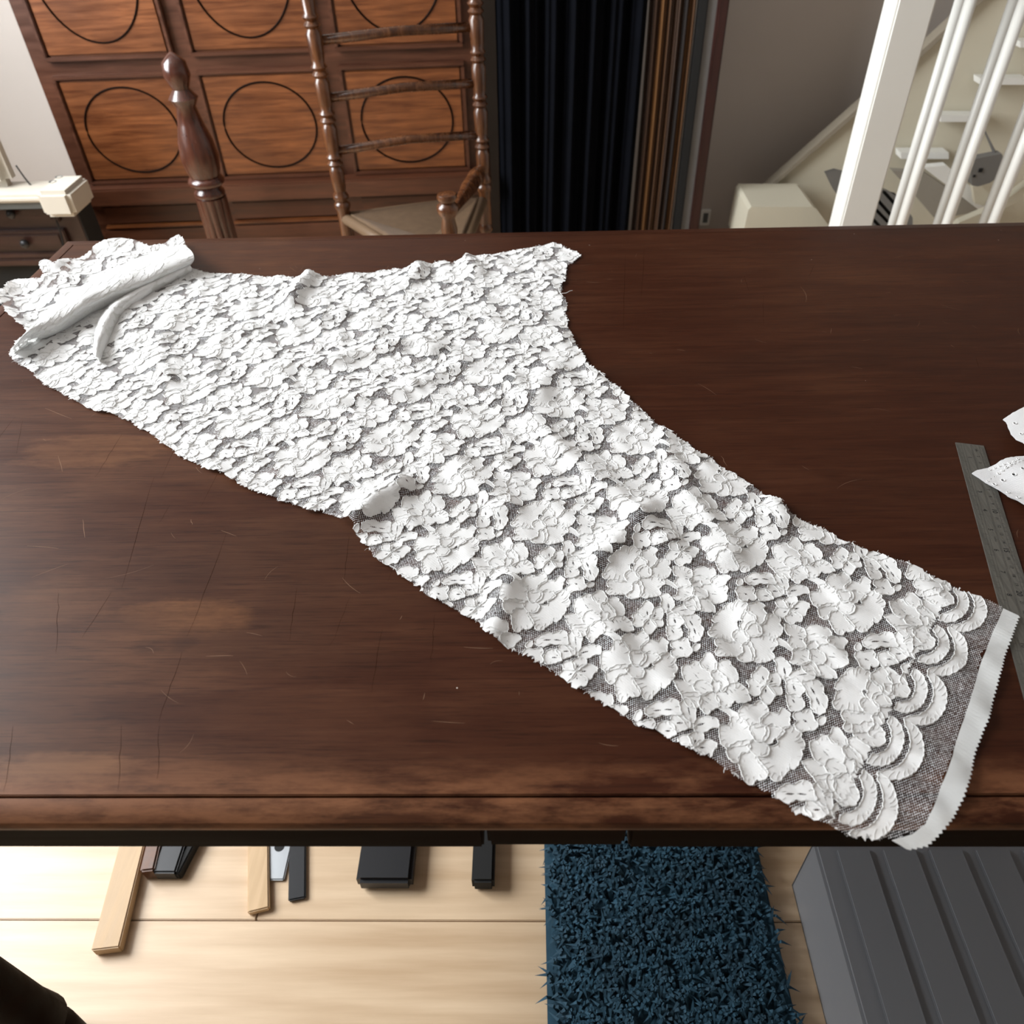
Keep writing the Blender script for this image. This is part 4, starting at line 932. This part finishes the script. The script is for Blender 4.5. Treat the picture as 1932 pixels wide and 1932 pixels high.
# closed string board that climbs to the right, with a taupe bar painted as the shadow gap along its upper edge
P_, t_ = quadp([(1383,470),(1401,402),(1494,322),(1660,178),(1900,-40),(2300,-300),(2300,470)], 2.72, .04)
MB().prism(P_, t_).build('string_board', MT['cream'], stair)
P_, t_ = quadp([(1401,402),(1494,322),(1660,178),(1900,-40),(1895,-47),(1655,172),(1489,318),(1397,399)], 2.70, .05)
MB().prism(P_, t_).build('string_shadow', plain('shadow_taupe', (.30, .26, .20), .6), stair)
P_, t_ = quadp([(1396,470),(1412,396),(1418,390),(1533,390),(1541,395),(1562,424),(1590,470)], 2.48, .20)
MB().prism(P_, t_).build('bottom_step', MT['cream'], stair)
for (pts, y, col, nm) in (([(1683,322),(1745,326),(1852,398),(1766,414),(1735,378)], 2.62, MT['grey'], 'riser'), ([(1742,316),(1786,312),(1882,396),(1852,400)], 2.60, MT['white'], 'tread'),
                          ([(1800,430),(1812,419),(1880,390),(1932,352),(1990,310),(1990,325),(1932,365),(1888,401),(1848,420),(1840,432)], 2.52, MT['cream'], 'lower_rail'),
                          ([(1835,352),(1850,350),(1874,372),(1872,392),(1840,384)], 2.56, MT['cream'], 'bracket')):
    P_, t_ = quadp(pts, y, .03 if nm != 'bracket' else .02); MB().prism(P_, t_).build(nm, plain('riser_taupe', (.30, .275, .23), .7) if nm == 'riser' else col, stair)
for k in range(5):   # further treads above, out of the photo's crop
    P_, t_ = quadp([(1700+k*75, 300-k*70), (1790+k*75, 300-k*70), (1790+k*75, 288-k*70), (1700+k*75, 288-k*70)], 2.66, .05); MB().prism(P_, t_).build('tread', MT['white'], stair)
bal = empty('balustrade', (1.2, 1.95, 0), 'white balustrade with a square newel post and round spindles', 'balustrade')
nl = WY(1590, 415, 1.95); nx0 = float(nl[0]); 
o = MB().box(nx0-.002, nx0+.078, 1.95, 2.03, 0, 1.02, .004).build('newel_post', MT['white'], bal)
MB().box(nx0-.012, nx0+.088, 1.94, 2.04, 1.02, 1.045, .006).build('newel_cap', MT['white'], bal)
for (xb_, y) in ((1705,1.95),(1791,1.95),(1878.5,1.95),(1688.5,2.10),(1773.5,2.10),(1860,2.10),(1965,1.95),(1948,2.10),(2050,1.95),(2036,2.10)):
    p = WY(xb_, 420, y); MB().lathe([(.0125, .03), (.0125, .5), (.0125, .93)], float(p[0]), y+.01, 14).build('spindle', MT['white'], bal, True)
for y in (1.96, 2.11):
    MB().box(nx0+.078, nx0+.90, y-.025, y+.025, .93, .97, .01).build('handrail', MT['white'], bal); MB().box(nx0+.078, nx0+.90, y-.02, y+.02, .0, .03, .004).build('bottom_rail', MT['white'], bal)
# grey slotted seat leaning on the stairs
gp = [(1557,326),(1566,318),(1612,330),(1645,349),(1670,357),(1700,376),(1722,410),(1722,440),(1640,440),(1600,395),(1575,362)]
G2 = np.array([[WY(a, b, 2.3)[0], WY(a, b, 2.3)[2]] for a, b in gp]); hs = []
for (a, b) in (((1633,351),(1700,428)), ((1622,364),(1684,428)), ((1612,376),(1664,432)), ((1667,361),(1712,412))):
    A_ = np.array([WY(*a, 2.3)[0], WY(*a, 2.3)[2]]); B_ = np.array([WY(*b, 2.3)[0], WY(*b, 2.3)[2]]); d = (B_-A_)/np.linalg.norm(B_-A_); n = np.array([-d[1], d[0]])*.0042
    hs.append(np.array([A_-n, A_-d*.004, A_+n, B_+n, B_+d*.004, B_-n]))
v, f = cdt(resample(G2, .03), hs, .05)
gs = empty('grey_slotted_seat', (float(G2[:, 0].mean()), 2.3, 0), 'grey plastic slotted seat leaning behind the white newel post', 'seat')
A_ = np.stack([v[:, 0], np.full(len(v), 2.30), v[:, 1]], 1); B_ = A_+[0, .012, 0]
gm = obj('shell', np.vstack([A_, B_]), np.vstack([f, f[:, ::-1]+len(A_)]), MT['grey'], gs)
MB().prism([WY(a, b, 2.33) for a, b in [(1600,345),(1690,366),(1715,436),(1640,436)]], (0, .01, 0)).build('backing', MT['black'], gs)
MB().box(float(G2[:, 0].mean())-.05, float(G2[:, 0].mean())+.05, 2.345, 2.37, 0, .5).build('foot', MT['grey'], gs)
gb = MB().prism([WY(a, b, 2.45) for a, b in [(1832,318),(1838,300),(1890,290),(1900,312),(1886,332),(1868,345),(1845,352),(1834,350)]], (0, .03, 0)).build('bag', MT['grey'])
tag(gb, 'dark grey rounded bag hanging by the stairs at the top right', 'bag')
for (a, b, r) in ((1838, 332, .004), (1850, 321, .006)):
    p = WY(a, b, 2.449); MB().box(p[0]-r, p[0]+r, 2.447, 2.4495, p[2]-r, p[2]+r, .001).build('hole', MT['black'], gb)
MB().tube([WY(1836,312,2.46), WY(1850,230,2.55), WY(1880,296,2.46)], .005, 8).build('strap', MT['grey'], gb, True)

# ------------------------------------------------------------------ things on the floor, seen under the front edge
def onfloor(px, py): p = W(px, py, -TZ); return float(p[0]), float(p[1])
x, y = onfloor(234, 1600); b1 = MB().box(x-.0, x+.040, y-.16, y+.30, 0, .02, .002, Matrix.Rotation(.12, 3, 'Z'), (x, y, 0)).build('pale_batten', MT['paleW']); tag(b1, 'pale wooden batten on the floor below the left end of the table', 'batten')
x, y = onfloor(296, 1600); MBp = MB().box(x-.006, x+.016, y-.05, y+.16, 0, .03, .003, Matrix.Rotation(.12, 3, 'Z'), (x, y, 0)).build('brown_rail', MT['brownW']); tag(MBp, 'brown wooden rail on the floor beside the pale batten', 'rail')
x, y = onfloor(337, 1600); o = MB().box(x-.018, x+.019, y-.05, y+.12, 0, .025, .003).build('dark_block', MT['darkm']); tag(o, 'dark grey block on the floor between the brown rail and a thin black bar', 'block')
x, y = onfloor(368, 1600); o = MB().box(x-.005, x+.006, y-.05, y+.14, 0, .02, .002, Matrix.Rotation(-.2, 3, 'Z'), (x, y, 0)).build('black_bar', MT['black']); tag(o, 'thin black bar on the floor right of the dark grey block', 'bar')
x, y = onfloor(495, 1602); o = MB().box(x-.02, x+.012, y-.10, y+.25, 0, .012, .002, Matrix.Rotation(.25, 3, 'Z'), (x, y, 0)).build('short_batten', MT['paleW']); tag(o, 'narrow pale batten next to the metal bracket on the floor', 'batten')
x, y = onfloor(527, 1603)
br = empty('metal_bracket', (x, y, 0), 'pale metal bracket with a round dark hole on the floor', 'bracket'); MB().box(x-.02, x+.02, y-.05, y+.05, 0, .006, .002).build('plate', MT['iron'], br)
MB().lathe([(.008, .0055), (.008, .0065)], x+.001, y+.002, 16).build('bolt_hole', MT['black'], br)
x, y = onfloor(563, 1604); o = MB().box(x-.013, x+.013, y-.08, y+.10, 0, .008, .002, Matrix.Rotation(.2, 3, 'Z'), (x, y, 0)).build('dark_strap', MT['darkm']); tag(o, 'flat dark strap right of the metal bracket on the floor', 'strap')
x, y = onfloor(740, 1606); o = MB().box(x-.045, x+.04, y-.06, y+.14, 0, .03, .006).build('black_case', MT['darkm']); tag(o, 'flat black case on the floor below the middle of the table', 'case')
x, y = onfloor(915, 1606); o = MB().box(x-.017, x+.017, y-.06, y+.14, 0, .03, .004).build('black_block', MT['black']); tag(o, 'black block on the floor just left of the teal rug', 'foot')
# shaggy teal rug
xa, ya = onfloor(1015, 1606); xb, _ = onfloor(1440, 1606)
rg = empty('shaggy_rug', ((xa+xb)/2, ya-.05, 0), 'shaggy dark teal rug on the floor under the front of the table', 'rug')
tealm = plain('teal_yarn', (.012, .052, .085), .8, var=.75, scale=28, bstr=.4)
MB().box(xa+.01, xb-.01, ya-.26, ya+.30, 0, .012, .004).build('backing', tealm, rg)
V = []; Fc = []
for k in range(5200):
    px_, py_ = RNG.uniform(xa+.02, xb-.02), RNG.uniform(ya-.27, ya+.30); a = RNG.uniform(0, 6.28); L_ = RNG.uniform(.018, .034); w_ = .0022; n = len(V)
    dx, dy = math.cos(a), math.sin(a)
    V += [(px_-dy*w_, py_+dx*w_, .01), (px_+dy*w_, py_-dx*w_, .01), (px_+dx*L_*.4+dy*w_, py_+dy*L_*.4-dx*w_, .028), (px_+dx*L_*.4-dy*w_, py_+dy*L_*.4+dx*w_, .028), (px_+dx*L_, py_+dy*L_, .020+RNG.uniform(-.006, .006))]
    Fc += [(n, n+1, n+2, n+3), (n+3, n+2, n+4)]
tag(obj('pile', V, Fc, tealm, rg), kind='stuff')
# translucent grey storage box
xa, ya = onfloor(1548, 1604); xb, _ = onfloor(1990, 1600)
m_, nt, b_ = nmat('smoky_plastic'); b_.inputs['Base Color'].default_value = (.25, .26, .28, 1); b_.inputs['Roughness'].default_value = .3; b_.inputs['Alpha'].default_value = .75
bxo = empty('storage_box', ((xa+xb)/2, ya, 0), 'translucent smoky plastic storage box on the floor under the right of the table', 'box')
hz = .16; sc_ = (CH+TZ-hz)/(CH+TZ); x0, x1, y1_, y0_ = xa*sc_, xb*sc_, ya*sc_+.02, ya*sc_-.24
wl = MB()
for (a, b, c, d) in ((x0, x1, y0_, y0_+.003), (x0, x1, y1_-.003, y1_), (x0, x0+.003, y0_, y1_), (x1-.003, x1, y0_, y1_)): wl.box(a, b, c, d, 0, hz-.01)
wl.box(x0, x1, y0_, y1_, 0, .003); wl.build('tub', m_, bxo)
MB().box(x0-.006, x1+.006, y0_-.006, y1_+.006, hz-.012, hz, .004).build('lid', m_, bxo)
for k in range(6): MB().box(x0+.02+k*.062, x0+.066+k*.062, y0_+.02, y1_-.02, hz, hz+.004, .0018).build('lid_rib', m_, bxo)
o = MB().box(x0+.02, x0+.12, y0_+.02, y1_-.02, .004, .09, .01).build('folded_cloth', plain('blue_cloth', (.05, .08, .16), .9)); tag(o, 'folded blue cloth inside the smoky plastic storage box', 'cloth')
